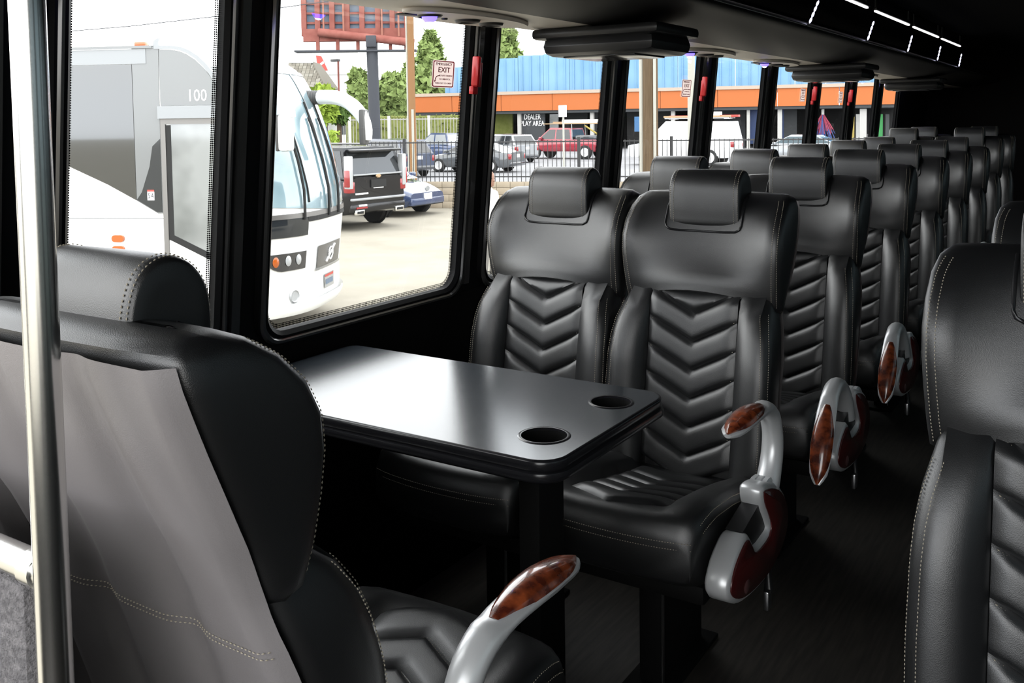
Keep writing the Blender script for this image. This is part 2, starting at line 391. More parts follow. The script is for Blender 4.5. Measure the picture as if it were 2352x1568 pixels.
# entrance door at the front corner, folded open, and the rest of the shell
dr = bpy.data.objects.new('door_1', None); COL.objects.link(dr); dr['kind'] = 'structure'; dr.location = (-1.76, 0.36, -0.45)
obj('door_leaf', MB().loft([[(x, y, z) for x, z in rrect(-0.62, -0.02, 0.0, 2.15, 0.04)] for y in (0, 0.03)], True, False, False), 'trim_black', dr)
for z0, z1 in ((0.08, 0.95), (1.02, 2.08)):
    obj('door_pane', MB().box(-0.56, -0.08, 0.012, 0.016, z0, z1), 'window_glass', dr, smooth=0)
mb = MB(); mb.box(-1.80, -1.72, FRONT, -1.02, -0.5, 0.845)
struct('wall_front', MB().box(-1.72, XR, FRONT-0.06, FRONT, -0.4, 0.60), 'wall_vinyl')
wr = struct('wall_right', MB().box(XR, XR+0.07, FRONT, REAR, -0.4, 0.87), 'wall_vinyl')
obj('header', MB().box(XR, XR+0.07, FRONT, REAR, 1.70, 2.0), 'trim_black', wr, smooth=0)
for k in range(13):
    yy = -0.30+0.93*k; yb = min(yy+0.93, REAR)
    obj('pillar', MB().box(XR, XR+0.07, yy-0.10, yy+0.10, 0.87, 1.70), 'trim_black', wr, smooth=0)
    if yb-yy > 0.3: obj('window_%d' % (len(WIN)+1+k), MB().box(XR+0.03, XR+0.036, yy+0.10, yb-0.10, 0.87, 1.70), 'tinted_glass', None, 'structure', 0)
struct('wall_rear', MB().box(-1.80, XR+0.07, REAR, REAR+0.06, -0.5, 2.1), 'rear_fabric')
struct('ceiling', MB().box(-1.66, XR+0.07, 0.42, REAR+0.06, 1.95, 2.02), 'ceiling_fabric')
struct('ceiling_added_light_dome', MB().box(-1.80, XR+0.07, FRONT-0.06, 0.48, 2.40, 2.46), 'ceiling_fabric')  # unseen roof, raised to let more light onto the near seats
struct('wall_light_dome_bulkhead', MB().box(-1.80, XR+0.07, 0.42, 0.48, 2.02, 2.40), 'ceiling_fabric')  # closes the unseen roof section added for extra light
struct('wall_light_dome_side', MB().box(XR, XR+0.07, FRONT, 0.42, 2.0, 2.40), 'trim_black')  # side of the unseen roof section added for extra light
struct('wall_front_post', MB().box(-1.80, -1.60, FRONT-0.06, FRONT+0.14, 0.60, 2.40), 'trim_black')
struct('wall_corner_post', MB().box(-1.80, -1.66, -1.10, -1.0, -0.5, 2.40), 'trim_black')

# ------------------------------------------------------------------ overhead rack with service panels
def sweep_y(prof, y0, y1, closed=False):
    return MB().loft([[(x, y, z) for x, z in prof] for y in (y0, y1)], closed, closed, closed)
rk = thing('parcel_rack', 'long dark overhead luggage rack above the row of windows', 'luggage rack', (-1.3, 4.2, 1.65))
RO = np.array((-1.3, 4.2, 1.65))
def rel(prof): return [(x-RO[0], z-RO[2]) for x, z in prof]
Y0r, Y1r = 0.44-4.2, 10.28-4.2
under = catmull([(-1.60, 1.685), (-1.578, 1.662), (-1.55, 1.657), (-1.45, 1.652), (-1.33, 1.654)], 4)
fascia = catmull([(-1.33, 1.654), (-1.24, 1.660), (-1.15, 1.672), (-1.06, 1.690), (-1.01, 1.700), (-0.995, 1.712), (-1.00, 1.727), (-1.03, 1.730)], 4)
obj('underside', sweep_y(rel(under), Y0r, Y1r), 'rack_plastic', rk)
obj('fascia', sweep_y(rel(fascia), Y0r, Y1r), 'rack_dark', rk)
obj('shelf', sweep_y(rel([(-1.03, 1.730), (-1.20, 1.735), (-1.60, 1.75), (-1.60, 1.70)]), Y0r, Y1r), 'rack_dark', rk)
obj('lip_trim', MB().tube([(-0.993-RO[0], Y0r, 1.716-RO[2]), (-0.993-RO[0], Y1r, 1.716-RO[2])], 0.004, 8), 'trim_edge', rk)
PANELS = [1.05, 1.892, 3.587, 4.532, 6.369, 8.307, 9.13]
NTH = ['by the entrance pole', 'above the table', 'behind the nearest folded screen', 'fourth from the front', 'between the two far folded screens', 'second from the rear', 'nearest the rear wall']
for i, y in enumerate(PANELS):
    t = thing('service_panel', 'oval reading light and air vent panel under the rack, ' + NTH[i], 'service panel', (-1.455, y, 1.648), 0, 'service panels under the luggage rack')
    oval = [(0.085*math.cos(a), 0.16+0.26*math.sin(a)) for a in np.linspace(0, 2*math.pi, 36, endpoint=False)]
    obj('plate', MB().prism(oval, lambda p, q, h: (p, q, h), -0.008, 0.004, 0.003), 'rack_plastic', t)
    obj('reading_light', MB().lathe([(0.001, -0.027), (0.012, -0.025), (0.020, -0.017), (0.022, -0.008)], lambda x, yy, h: (x-0.01, yy*0.8, h), 16), 'led_blue', t)
    obj('light_core', MB().lathe([(0.001, -0.031), (0.009, -0.029), (0.013, -0.022)], lambda x, yy, h: (x-0.01, yy*0.8, h), 12), 'led_core', t)
    obj('light_bezel', MB().lathe([(0.024, -0.007), (0.030, -0.013), (0.036, -0.007)], lambda x, yy, h: (x-0.01, yy*0.9, h), 20), 'black_plastic', t)
    for yv in (0.15, 0.26):
        v = obj('air_vent', MB().lathe([(0.001, -0.011), (0.022, -0.011), (0.026, -0.016), (0.032, -0.014), (0.035, -0.007)], lambda x, yy, h: (x, yy+yv, h), 24), 'vent_dark', t)
        obj('vent_flap', MB().box(-0.018, 0.018, yv-0.003, yv+0.003, -0.015, -0.011), 'black_plastic', v, smooth=0)
    obj('speaker_grille', MB().box(-0.05, -0.02, -0.085, -0.035, -0.011, -0.007, 0.002), 'vent_dark', t)
    obj('call_button', MB().lathe([(0.001, -0.013), (0.008, -0.012), (0.009, -0.007)], lambda x, yy, h: (x-0.02, yy+0.075, h), 12), 'black_plastic', t)
for i, (y, lab) in enumerate(((2.62, 'large dark folded video screen under the rack above the window seat'), (5.20, 'folded video screen under the rack, second from the table'), (7.55, 'farthest folded video screen under the rack'))):
    t = thing('folded_screen', lab, 'video screen', (-1.32, y, 1.6495), 0, 'folded video screens')
    obj('mount', MB().box(-0.205, 0.215, -0.15, 0.17, -0.030, 0.002, 0.012), 'black_plastic', t)
    obj('housing', MB().box(-0.178, 0.198, -0.140, 0.160, -0.082, -0.022, 0.028), 'black_plastic', t)
    obj('bezel', MB().box(-0.12, 0.12, -0.10, 0.12, -0.087, -0.080, 0.003), 'trim_edge', t)
for i, y in enumerate((2.62, 3.572, 4.527, 5.485, 6.461, 7.39)):
    path, rads = [], []
    for k, q in enumerate(np.linspace(0, 1, 13)):
        path.append((0.0, 0.125*q, 0.005+0.095*q)); rads.append(0.0016+0.0034*abs(math.sin(q*math.pi*4)))
    o = obj('light_rod', MB().tube(path, rads, 8), 'led_cool', loc=(-0.985, y, 1.718))
    tag(o, ['first', 'second', 'third', 'fourth', 'fifth', 'sixth'][i] + ' slanted bright light strip on the rack edge from the front', 'light strip', 'slanted light strips along the rack')
for i, (a, b) in enumerate(((2.82, 3.62), (3.77, 4.58), (4.75, 5.59), (5.73, 6.58), (6.72, 7.55))):
    t = thing('ceiling_light_strip', 'white linear ceiling light above the aisle, ' + ['nearest the front', 'second from the front', 'third from the front', 'fourth from the front', 'farthest to the rear'][i], 'ceiling light', (-1.0, (a+b)/2, 1.875), 0, 'linear ceiling lights')
    h = (b-a)/2
    obj('diffuser', MB().box(-0.006, 0.006, -h, h, -0.004, 0.004, 0.002), 'led_white', t)
    obj('channel', MB().box(-0.012, 0.012, -h-0.02, h+0.02, 0.004, 0.018, 0.002), 'black_plastic', t)
    obj('hanger', MB().box(-0.003, 0.003, -h, -h+0.02, 0.018, 0.075), 'black_plastic', t, smooth=0)
    obj('hanger', MB().box(-0.003, 0.003, h-0.02, h, 0.018, 0.075), 'black_plastic', t, smooth=0)

# ------------------------------------------------------------------ exit stickers and release handles
for i, (ya, yb) in enumerate(WIN):
    if i not in (2, 4, 6, 7): continue
    which = {2: 'beside the table', 4: 'on the third large window', 6: 'on the fifth large window', 7: 'on the sixth large window'}[i]
    c = wall_pt(yb-0.100, 0.645, -0.0095)
    t = thing('exit_sticker', 'pink and red emergency exit sticker on the glass ' + which, 'sticker', c, 0, 'emergency exit stickers')
    ey = Vector((math.sin(TILT), 0, math.cos(TILT))); ex = Vector((0, 1, 0)); m0 = frame_matrix((0, 0, 0), ex, ey) @ Matrix.Diagonal((0.92, 0.60, 1, 1))
    def pl(pts, h0, h1): return MB().loft([[tuple(m0 @ Vector((p, q, h))) for p, q in pts] for h in (h0, h1)])
    obj('backing', MB().add([tuple(m0 @ Vector((p, q, 0.0004))) for p, q in rrect(-0.058, 0.058, -0.066, 0.066, 0.010)], [tuple(range(28))]), 'sticker_white', t, smooth=0)
    obj('border', MB().loft([[tuple(m0 @ Vector((p, q, h))) for p, q in rrect(-0.058+d, 0.058-d, -0.066+d, 0.066-d, 0.010-d*0.6)] for d, h in ((0.003, 0.0006), (0.003, 0.0010), (0.0075, 0.0010), (0.0075, 0.0006))], True, False, False), 'sticker_red', t, smooth=0)
    def T(body, size, u, v, mt, sx=1.0): text('lettering', body, mt, size, t, m0 @ Matrix.Translation((u, v, 0.001)), sx=sx)
    T('EMERGENCY', 0.0185, 0, 0.047, 'sticker_red', 0.80); T('EXIT', 0.036, 0.002, 0.019, 'sticker_red', 0.85)
    T('ROTATE HANDLE', 0.0105, 0.012, -0.008, 'sticker_red', 0.85); T('TO UNLATCH,', 0.0105, 0.008, -0.025, 'sticker_red', 0.85); T('PUSH OUT TO OPEN', 0.0105, 0.002, -0.045, 'sticker_red', 0.85)
    path = [tuple(m0 @ Vector((p, q, 0.0012))) for p, q in catmull([(-0.022, -0.008), (-0.034, -0.012), (-0.041, -0.024), (-0.043, -0.034)], 4)]
    obj('arrow', MB().tube(path, 0.0012, 6).add([tuple(m0 @ Vector(p)) for p in ((-0.048, -0.032, 0.0012), (-0.038, -0.032, 0.0012), (-0.0435, -0.042, 0.0012))], [(0, 1, 2)]), 'sticker_red', t)
    h = thing('release_handle', 'red emergency window release handle on the pillar ' + which, 'handle', wall_pt(yb+0.012, 0.655, 0.0155), 0, 'red window release handles')
    m1 = frame_matrix((0, 0, 0), ex, ey) @ Matrix.Diagonal((0.9, 0.70, 1, 1))
    def xf(mbx):
        mbx.v = [tuple(m1 @ Vector(p)) for p in mbx.v]; return mbx
    obj('grip', xf(MB().box(-0.022, -0.004, -0.055, 0.070, 0.008, 0.034, 0.006)), 'red_plastic', h)
    obj('base', xf(MB().box(-0.006, 0.022, -0.060, 0.045, 0.0, 0.022, 0.003)), 'red_plastic', h)
    obj('latch', xf(MB().box(-0.016, 0.014, -0.092, -0.058, 0.0, 0.016, 0.003)), 'red_plastic', h)

# ------------------------------------------------------------------ entrance pole, rail and carpeted panel
t = thing('grab_pole', 'bright polished vertical grab pole beside the near seat', 'grab pole', (-0.832, 0.484, 0))
obj('pole', MB().tube([(0, 0, 0.0), (0, 0, 1.948)], 0.0158, 20), 'chrome', t)
obj('floor_flange', MB().lathe([(0.001, 0.0), (0.04, 0.0), (0.04, 0.008), (0.018, 0.014)], lambda x, y, h: (x, y, h), 20), 'chrome', t)
obj('rail', MB().tube([(0.0, 0, 0.955), (-0.87, 0, 0.955)], 0.0150, 18), 'chrome', t)
obj('rail_elbow', MB().tube([(-0.012, 0, 0.955), (-0.032, 0, 0.955)], 0.0175, 18), 'chrome', t)
p = obj('modesty_panel', MB().box(-1.705, -0.862, 0.472, 0.496, 0.02, 0.940, 0.01), 'carpet')
tag(p, 'grey carpet covered partition panel below the grab rail', 'partition')

# ================================================================== SEATS
# local frame: origin on the floor under the seat, facing -y; F is the distance forward of the headrest front
WING = [(0.872, 0.208, -0.010, 0.018, 0.052), (0.882, 0.215, -0.018, 0.040, 0.074), (0.92, 0.218, -0.035, 0.052, 0.070), (0.97, 0.221, -0.058, 0.061, 0.050), (1.02, 0.2235, -0.080, 0.066, 0.032),
        (1.06, 0.224, -0.097, 0.062, 0.018), (1.10, 0.223, -0.112, 0.042, 0.004), (1.135, 0.220, -0.123, 0.008, -0.010), (1.158, 0.213, -0.124, -0.028, -0.028), (1.170, 0.198, -0.108, -0.056, -0.052), (1.174, 0.150, -0.092, -0.075, -0.072)]
def wing_front(x, z):
    w_, fr, fs, fc = lerp_table(WING, z)
    return fc + (fs-fc)*min(abs(x)/(0.9*w_), 1)**2.2
def wing_z(x, z):
    w_ = lerp_table(WING, z)[0]
    return z + 0.042*(1-min(abs(x)/w_, 1)**2)*(1-smoothstep(0.88, 1.04, z))
LOW = [(0.36, 0.212, 0.132, 0.178), (0.45, 0.220, 0.115, 0.186), (0.55, 0.2235, 0.088, 0.182), (0.65, 0.224, 0.058, 0.172), (0.75, 0.222, 0.026, 0.157), (0.80, 0.219, 0.010, 0.142), (0.84, 0.213, -0.004, 0.126), (0.88, 0.203, -0.018, 0.098), (0.91, 0.196, -0.028, 0.062), (0.935, 0.182, -0.030, 0.030)]
def panel_F(x, z): return 0.074 + (0.86-z)*0.172 + 0.016*(abs(x)/0.12)**2 - 0.06*smoothstep(0.895, 0.96, z)
def P3(x, F, z): return (x, -F, z)
ZS = sorted(set([t[0] for t in WING]+[0.90, 0.945, 0.995, 1.04, 1.08, 1.118, 1.148, 1.165]))

def stitches(mb, pts, step=0.0058, ln=0.0042, r=0.0010):
    pts = [np.array(p, float) for p in pts]; seg = [np.linalg.norm(b-a) for a, b in zip(pts, pts[1:])]; cum = np.concatenate([[0], np.cumsum(seg)])
    s = 0.001
    while s+ln < cum[-1]:
        q = []
        for t in (s, s+ln):
            i = min(max(int(np.searchsorted(cum, t))-1, 0), len(seg)-1); q.append(pts[i]+(pts[i+1]-pts[i])*((t-cum[i])/max(seg[i], 1e-9)))
        d = q[1]-q[0]; d /= np.linalg.norm(d)+1e-12
        a = np.cross(d, (0.3, 0.5, 0.8)); a /= np.linalg.norm(a)+1e-12; b = np.cross(d, a); c = (q[0]+q[1])/2
        mb.add([q[0], c+a*r, c+b*r, c-a*r, c-b*r, q[1]], [(0, 2, 1), (0, 3, 2), (0, 4, 3), (0, 1, 4), (5, 1, 2), (5, 2, 3), (5, 3, 4), (5, 4, 1)])
        s += step

def seat_meshes():
    D = {}
    # upper wing cushion with side wings, wrapped round the back
    rings = []
    for z in ZS:
        w_, fr, fs, fc = lerp_table(WING, z); half = []
        for q in np.linspace(0, 0.9, 9):
            x = q*w_; half.append((x, wing_front(x, z), wing_z(x, z)))
        f1 = max(fs-0.026, (fs+fr)/2); f0 = min(fr+0.034, (fs+fr)/2)
        for x, F in ((0.955, fs-0.005), (0.988, fs-0.014), (1.0, f1), (1.0, (f1+f0)/2), (1.0, f0), (0.985, fr+0.012), (0.95, fr+0.002), (0.55, fr-0.006), (0.2, fr-0.008)):
            half.append((x*w_, F, z))
        ring = half + [(-x, F, z_) for x, F, z_ in half[::-1]][:-1]
        rings.append([P3(*p) for p in ring])
    D['upper_cushion'] = MB().loft(rings).mesh('upper_cushion', 'leather', 50)
    # side bolsters
    zs = np.linspace(0.36, 0.935, 20)
    for s, nm in ((1, 'R'), (-1, 'L')):
        rings = []
        for z in zs:
            w_, fr, fb = lerp_table(LOW, z); fp = panel_F(0.12, z)-0.012; fb = max(fb, fp-0.05)
            ctl = [(0.118, fp-0.02), (0.119, fp), (0.128, fp+0.012+0.3*(fb-fp)), (0.155, fp+0.85*(fb-fp)), (0.185, fb), (w_-0.018, fb-0.004), (w_-0.005, fb-0.014), (w_, fb-0.035), (w_, fr+0.03), (w_-0.006, fr+0.010), (w_-0.022, fr+0.002), (0.118, fr+0.002)]
            rings.append([P3(s*x, F, z) for x, F in ctl])
        D['side_bolster'+nm] = MB().loft(rings).mesh('side_bolster', 'leather', 55)
    D['back_core'] = MB().loft([[P3(x, F, z) for x, F in ((-0.125, lerp_table(LOW, z)[1]+0.004), (0.125, lerp_table(LOW, z)[1]+0.004), (0.125, panel_F(0, z)-0.012), (-0.125, panel_F(0, z)-0.012))] for z in np.linspace(0.37, 0.93, 10)]).mesh('back_core', 'leather', 40)
    # chevron panels of the back
    zc = [0.975, 0.862, 0.790, 0.718, 0.646, 0.574, 0.502, 0.43]
    def line(i, x): return zc[i] + (0.0 if i == 0 else 0.062*abs(x)/0.12)
    for i in range(7):
        us = np.linspace(-0.1205, 0.1205, 21); us[10] = 0.0; vs = np.linspace(0, 1, 11)
        def fn(u, v, i=i):
            zt, zb = line(i, u), line(i+1, u); zt = max(zt, zb+0.002); z = zb+(zt-zb)*v
            puff = (1-abs(2*v-1)**4)**0.6*(1-abs(u/0.1206)**8); puff *= min(1, (zt-zb)/0.06)
            return P3(u, panel_F(u, z)-0.004+0.0145*puff, z)
        D['chevron_panel%d' % i] = MB().grid(fn, us, vs).mesh('chevron_panel', 'leather', 60)
    # headrest
    prof = catmull([(0.004, 1.086), (0.012, 1.115), (0.013, 1.160), (0.009, 1.195), (-0.006, 1.220), (-0.030, 1.234), (-0.055, 1.233), (-0.077, 1.217), (-0.089, 1.188), (-0.093, 1.150), (-0.088, 1.118), (-0.045, 1.085)], 4, True)
    c = np.array((-0.04, 1.155)); rings = []
    for x, k in ((-0.0985, 0.62), (-0.0985, 0.90), (-0.0965, 0.955), (-0.0925, 0.985), (-0.086, 1.0), (-0.045, 1.008), (0, 1.012), (0.045, 1.008), (0.086, 1.0), (0.0925, 0.985), (0.0965, 0.955), (0.0985, 0.90), (0.0985, 0.62)):
        rings.append([P3(x, *(c+(p-c)*k)) for p in prof])
    D['headrest'] = MB().loft(rings).mesh('headrest', 'leather', 60)
    # rear panel with two soft flutes and lower hem
    zs = np.linspace(0.82, 1.150, 16); us = np.linspace(-0.992, 0.992, 45)
    def rear(z):
        a, b = lerp_table(WING, max(z, 0.872)), lerp_table(LOW, min(z, 0.935)); q = smoothstep(0.80, 0.97, z)
        return b[0]+(a[0]-b[0])*q, b[1]+(a[1]-b[1])*q
    def fn(u, z):
        w_, fr = rear(z); x = u*w_
        g = math.exp(-((abs(x)-0.080)/0.024)**2)
        e = smoothstep(1.0, 0.90, abs(u))
        depth = 0.0125*smoothstep(0.52, 0.70, z)*(1-smoothstep(1.09, 1.155, z)*0.4)
        return P3(x, fr-0.022*e-0.001+depth*g*e, z)
    fn_rear = fn
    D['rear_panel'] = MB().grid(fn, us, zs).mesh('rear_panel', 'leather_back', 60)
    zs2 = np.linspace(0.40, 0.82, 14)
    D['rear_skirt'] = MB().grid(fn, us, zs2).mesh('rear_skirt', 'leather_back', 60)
    # seat cushion
    CU = [(0.055, 0.452, 0.462, 0.385, 0.214), (0.15, 0.462, 0.488, 0.372, 0.220), (0.28, 0.482, 0.524, 0.366, 0.223), (0.40, 0.505, 0.548, 0.370, 0.223), (0.50, 0.530, 0.557, 0.380, 0.222), (0.545, 0.541, 0.551, 0.386, 0.219), (0.575, 0.538, 0.538, 0.395, 0.214), (0.592, 0.519, 0.515, 0.402, 0.207), (0.600, 0.490, 0.486, 0.412, 0.200)]
    rings = []
    for F in np.concatenate([np.linspace(0.055, 0.53, 14), [0.555, 0.572, 0.585, 0.595, 0.600]]):
        tc, tb, z0, w_ = lerp_table(CU, F)
        bow = lambda x: F + (0.022*(1-(abs(x)/w_)**2) *smoothstep(0.30, 0.50, F))
        half = [(0, tc), (0.06, tc), (0.118, tc), (0.135, tc+(tb-tc)*0.6), (0.17, tb), (w_-0.024, tb-0.003), (w_-0.008, tb-0.014), (w_, tb-0.034), (w_, tb-0.07), (w_-0.002, z0+0.02), (w_-0.012, z0+0.004), (w_-0.03, z0), (0.08, z0)]
        ring = half + [(-x, z) for x, z in half[::-1]][:-1]
        rings.append([P3(x, bow(x), z) for x, z in ring])
    D['seat_cushion'] = MB().loft(rings).mesh('seat_cushion', 'leather', 55)
    fcs = [0.585, 0.505, 0.435, 0.365, 0.295, 0.21]
    def cu_z(F): return lerp_table(CU, F)[0]
    for i in range(5):
        us = np.linspace(-0.117, 0.117, 17); vs = np.linspace(0, 1, 9)
        def fn(u, v, i=i):
            Fa, Fb = fcs[i]-0.055*abs(u)/0.117, fcs[i+1]-0.055*abs(u)/0.117; F = Fa+(Fb-Fa)*v
            puff = (1-abs(2*v-1)**4)**0.6*(1-abs(u/0.1172)**8)
            return P3(u, F, cu_z(min(F, 0.55))-0.004+0.014*puff)
        D['cushion_panel%d' % i] = MB().grid(fn, us, vs).mesh('cushion_panel', 'leather', 60)
    # base: pedestal and frame
    D['seat_frame'] = MB().box(-0.20, 0.20, -0.52, -0.10, 0.325, 0.37, 0.01).mesh('seat_frame', 'black_matte', 40)
    D['pedestal'] = MB().box(-0.03, 0.03, -0.36, -0.10, 0.012, 0.33, 0.006).mesh('pedestal', 'black_matte', 40)
    D['foot_plate'] = MB().box(-0.06, 0.06, -0.40, -0.06, 0.0, 0.013, 0.004).mesh('foot_plate', 'black_matte', 40)
    D['pedestal_trim'] = MB().box(0.031, 0.034, -0.362, -0.352, 0.02, 0.325).mesh('pedestal_trim', 'steel', 0)
    # piping round the headrest recess and stitching
    def wf(x, z, o=0.0): return P3(x, wing_front(x, z)+o, wing_z(x, z))
    path = [wf(-0.106, z, 0.001) for z in np.linspace(1.165, 1.092, 8)] + [wf(-0.102, 1.082, 0.001), wf(-0.090, 1.076, 0.001)] + [wf(x, 1.074, 0.001) for x in np.linspace(-0.06, 0.06, 5)] + [wf(0.090, 1.076, 0.001), wf(0.102, 1.082, 0.001)] + [wf(0.106, z, 0.001) for z in np.linspace(1.092, 1.165, 8)]
    D['recess_piping'] = MB().tube(path, 0.0032, 6).mesh('recess_piping', 'piping', 60)
    m = MB()
    for s in (-1, 1):
        for k, o in ((0.90, 0.001), (0.955, -0.0035)):
            pts = []
            for z in np.linspace(0.885, 1.160, 30):
                w_, fr, fs, fc = lerp_table(WING, z); pts.append(P3(s*k*w_, fs+o+0.0005, wing_z(k*w_, z)))
            stitches(m, pts)
        for inset, dF in ((0.020, 0.0012), (0.0035, -0.013)):
            pts = []
            for z in np.linspace(0.42, 0.885, 40):
                w_, fr, fb = lerp_table(LOW, z); fb = max(fb, panel_F(0.12, z)-0.012-0.05); pts.append(P3(s*(w_-inset), fb+dF, z))
            stitches(m, pts)
        for xx, kk in ((0.084, 1.004), (0.0935, 0.984)):
            stitches(m, [P3(s*xx, *(c+(p-c)*kk*1.012)) for p in prof[:36]])
        w_ = 0.236
        for dz in (0.0, 0.012):
            stitches(m, [P3(s*(lerp_table(CU, F)[3]+0.0008-(0.006 if dz == 0 else 0)), F, lerp_table(CU, F)[1]-0.016-dz*1.3) for F in np.linspace(0.12, 0.57, 28)])
    for i in range(1, 7):
        for dz in (0.0035, -0.0035):
            for s in (-1, 1):
                stitches(m, [P3(s*x, panel_F(x, line(i, x)+dz)-0.002, line(i, x)+dz) for x in np.linspace(0.001, 0.117, 12)])
    for z in (0.494, 0.480):
        pts = []
        for x in np.linspace(-0.203, 0.203, 30): pts.append(P3(x, 0.6012+0.022*(1-(x/0.204)**2)-0.0065*(abs(x)/0.203)**6, z))
        stitches(m, pts)
    for i in (1, 2):
        for dF in (0.003, -0.003):
            for s in (-1, 1):
                stitches(m, [P3(s*x, fcs[i]-0.055*x/0.117+dF, cu_z(min(fcs[i]-0.055*x/0.117, 0.55))-0.001) for x in np.linspace(0.001, 0.115, 10)])
    for dz in (-0.004, 0.004):
        stitches(m, [np.array(fn_rear(u, 0.82+dz))+np.array((0, 0.0012, 0)) for u in np.linspace(-0.95, 0.95, 60)])
    D['stitching'] = m.mesh('stitching', 'thread', 0)
    return D

SEAT = seat_meshes()
def arm_meshes(s, down):
    """armrest on local side s; returns hub and arm meshes"""
    D = {}
    hub = [(0.446, 0.584), (0.385, 0.575), (0.315, 0.542), (0.269, 0.490), (0.268, 0.434), (0.312, 0.396), (0.401, 0.375), (0.502, 0.378), (0.582, 0.392), (0.640, 0.420), (0.655, 0.452), (0.628, 0.490), (0.575, 0.517), (0.538, 0.519), (0.511, 0.494), (0.486, 0.472), (0.405, 0.474), (0.411, 0.499), (0.445, 0.545)]
    X0 = 0.232; X1 = 0.284
    k = 1.03
    hub = [(2.384-(2.384-F)*k, 1.37-(1.37-z)*k) for F, z in hub]
    hub = [tuple(p) for p in catmull(hub, 3, True)]
    D['armrest_hub'] = MB().prism(hub, lambda F, z, h: (s*h, -F, z), X0, X1, 0.006).mesh('armrest_hub', 'silver', 50)
    H = np.array(hub); cc = H.mean(0)
    nr = []
    for i in range(len(H)):
        t = H[(i+1) % len(H)]-H[i-1]; t /= np.linalg.norm(t)+1e-9; nr.append((-t[1], t[0]))
    nr = np.array(nr); area = 0.5*np.sum(H[:, 0]*np.roll(H[:, 1], -1)-np.roll(H[:, 0], -1)*H[:, 1]); nr *= (1 if area > 0 else -1)
    D['hub_plate'] = MB().prism(H+nr*0.011, lambda F, z, h: (s*h, -F, z), X1-0.001, X1+0.004, 0.0015).mesh('hub_plate', 'maroon', 50)
    D['hub_badge'] = MB().lathe([(0.001, 0.006), (0.011, 0.006), (0.014, 0.004)], lambda x, y, h: (s*(X1+h), -(0.50+x*1.25), 0.388+y), 18).mesh('hub_badge', 'maroon_badge', 40)
    kf = lambda F, z: (2.384-(2.384-F)*k, 1.37-(1.37-z)*k)
    D['hub_notch'] = MB().prism([kf(*p) for p in ((0.395, 0.476), (0.404, 0.50), (0.438, 0.545), (0.545, 0.522), (0.515, 0.490), (0.488, 0.468))], lambda F, z, h: (s*h, -F, z), X0+0.004, X1-0.010).mesh('hub_notch', 'black_plastic', 0)  # black insert for a dark bracket and the shadow in the notch
    jf, jz = kf(0.362, 0.520)
    D['joint_ring'] = MB().lathe([(0.001, 0.0), (0.052, 0.0), (0.056, 0.004), (0.056, 0.012), (0.051, 0.014), (0.056, 0.016), (0.056, 0.026), (0.051, 0.028), (0.056, 0.030), (0.056, 0.040), (0.050, 0.044), (0.001, 0.044)], lambda x, y, h: (s*(X0-0.002+h), -(jf+x*1.15), jz+y), 28).mesh('joint_ring', 'silver', 25)
    D['hub_mount'] = MB().box(min(s*0.205, s*0.236), max(s*0.205, s*0.236), -0.46, -0.33, 0.37, 0.43, 0.01).mesh('hub_mount', 'black_plastic', 40)
    # arm
    cl = catmull([(0.295, 0.505), (0.262, 0.540), (0.238, 0.590), (0.236, 0.640), (0.262, 0.688), (0.318, 0.716), (0.40, 0.722), (0.47, 0.720), (0.535, 0.716)], 4)
    rw = np.interp(np.linspace(0, 1, len(cl)), [0, 0.15, 0.4, 0.55, 0.65, 0.8, 0.93, 1.0], [0.030, 0.027, 0.024, 0.025, 0.027, 0.031, 0.026, 0.008])
    rt = np.interp(np.linspace(0, 1, len(cl)), [0, 0.15, 0.4, 0.55, 0.65, 0.8, 0.93, 1.0], [0.027, 0.024, 0.022, 0.020, 0.018, 0.018, 0.015, 0.006])
    piv = np.array((0.33, 0.40)); th = math.radians(60) if down else 0.0
    def tf(F, z):
        d = np.array((F, z))-piv; return piv + np.array((d[0]*math.cos(th)+d[1]*math.sin(th), -d[0]*math.sin(th)+d[1]*math.cos(th)))
    def build(i0, i1, wfac, off, lo, hi, n=14):
        rings = []
        for i in range(i0, i1):
            p = np.array(cl[i]); t = np.array(cl[min(i+1, len(cl)-1)])-np.array(cl[max(i-1, 0)]); t /= np.linalg.norm(t); nn = np.array((-t[1], t[0]))
            if nn@np.array((-0.2, 1)) < 0 and i > 10: nn = -nn
            ring = []
            for a in np.linspace(0, 2*math.pi, n, endpoint=False):
                lat = wfac[i-i0]*rw[i]*math.cos(a); up = math.sin(a); up = (hi if up > 0 else lo)[i-i0]*rt[i]*up+off
                F, z = tf(*(p+nn*up)); ring.append((s*(0.258+lat), -F, z))
            rings.append(ring)
        return MB().loft(rings)
    n = len(cl)
    D['arm'] = build(0, n, [1]*n, 0, [1]*n, [1 if i < 20 else 0.45 for i in range(n)]).mesh('arm', 'silver', 60)
    i0 = 20; m_ = n-i0
    taper = [max(0.05, math.sin(math.pi*(0.06+0.90*k/(m_-1)))**0.6) for k in range(m_)]
    D['wood_pad'] = build(i0, n, [0.97*min(1, q*1.1) for q in taper], 0.003, [0.15]*m_, [1.05*q for q in taper]).mesh('wood_pad', 'burl', 60)
    D['recline_lever'] = MB().tube([(s*0.222, -0.20, 0.34), (s*0.244, -0.22, 0.325), (s*0.250, -0.24, 0.25)], [0.006, 0.007, 0.011], 8).mesh('recline_lever', 'black_plastic', 50)
    D['lever_tip'] = MB().box(min(s*0.244, s*0.258), max(s*0.244, s*0.258), -0.262, -0.236, 0.215, 0.262, 0.004).mesh('lever_tip', 'steel', 40)
    return D
ARMS = {}
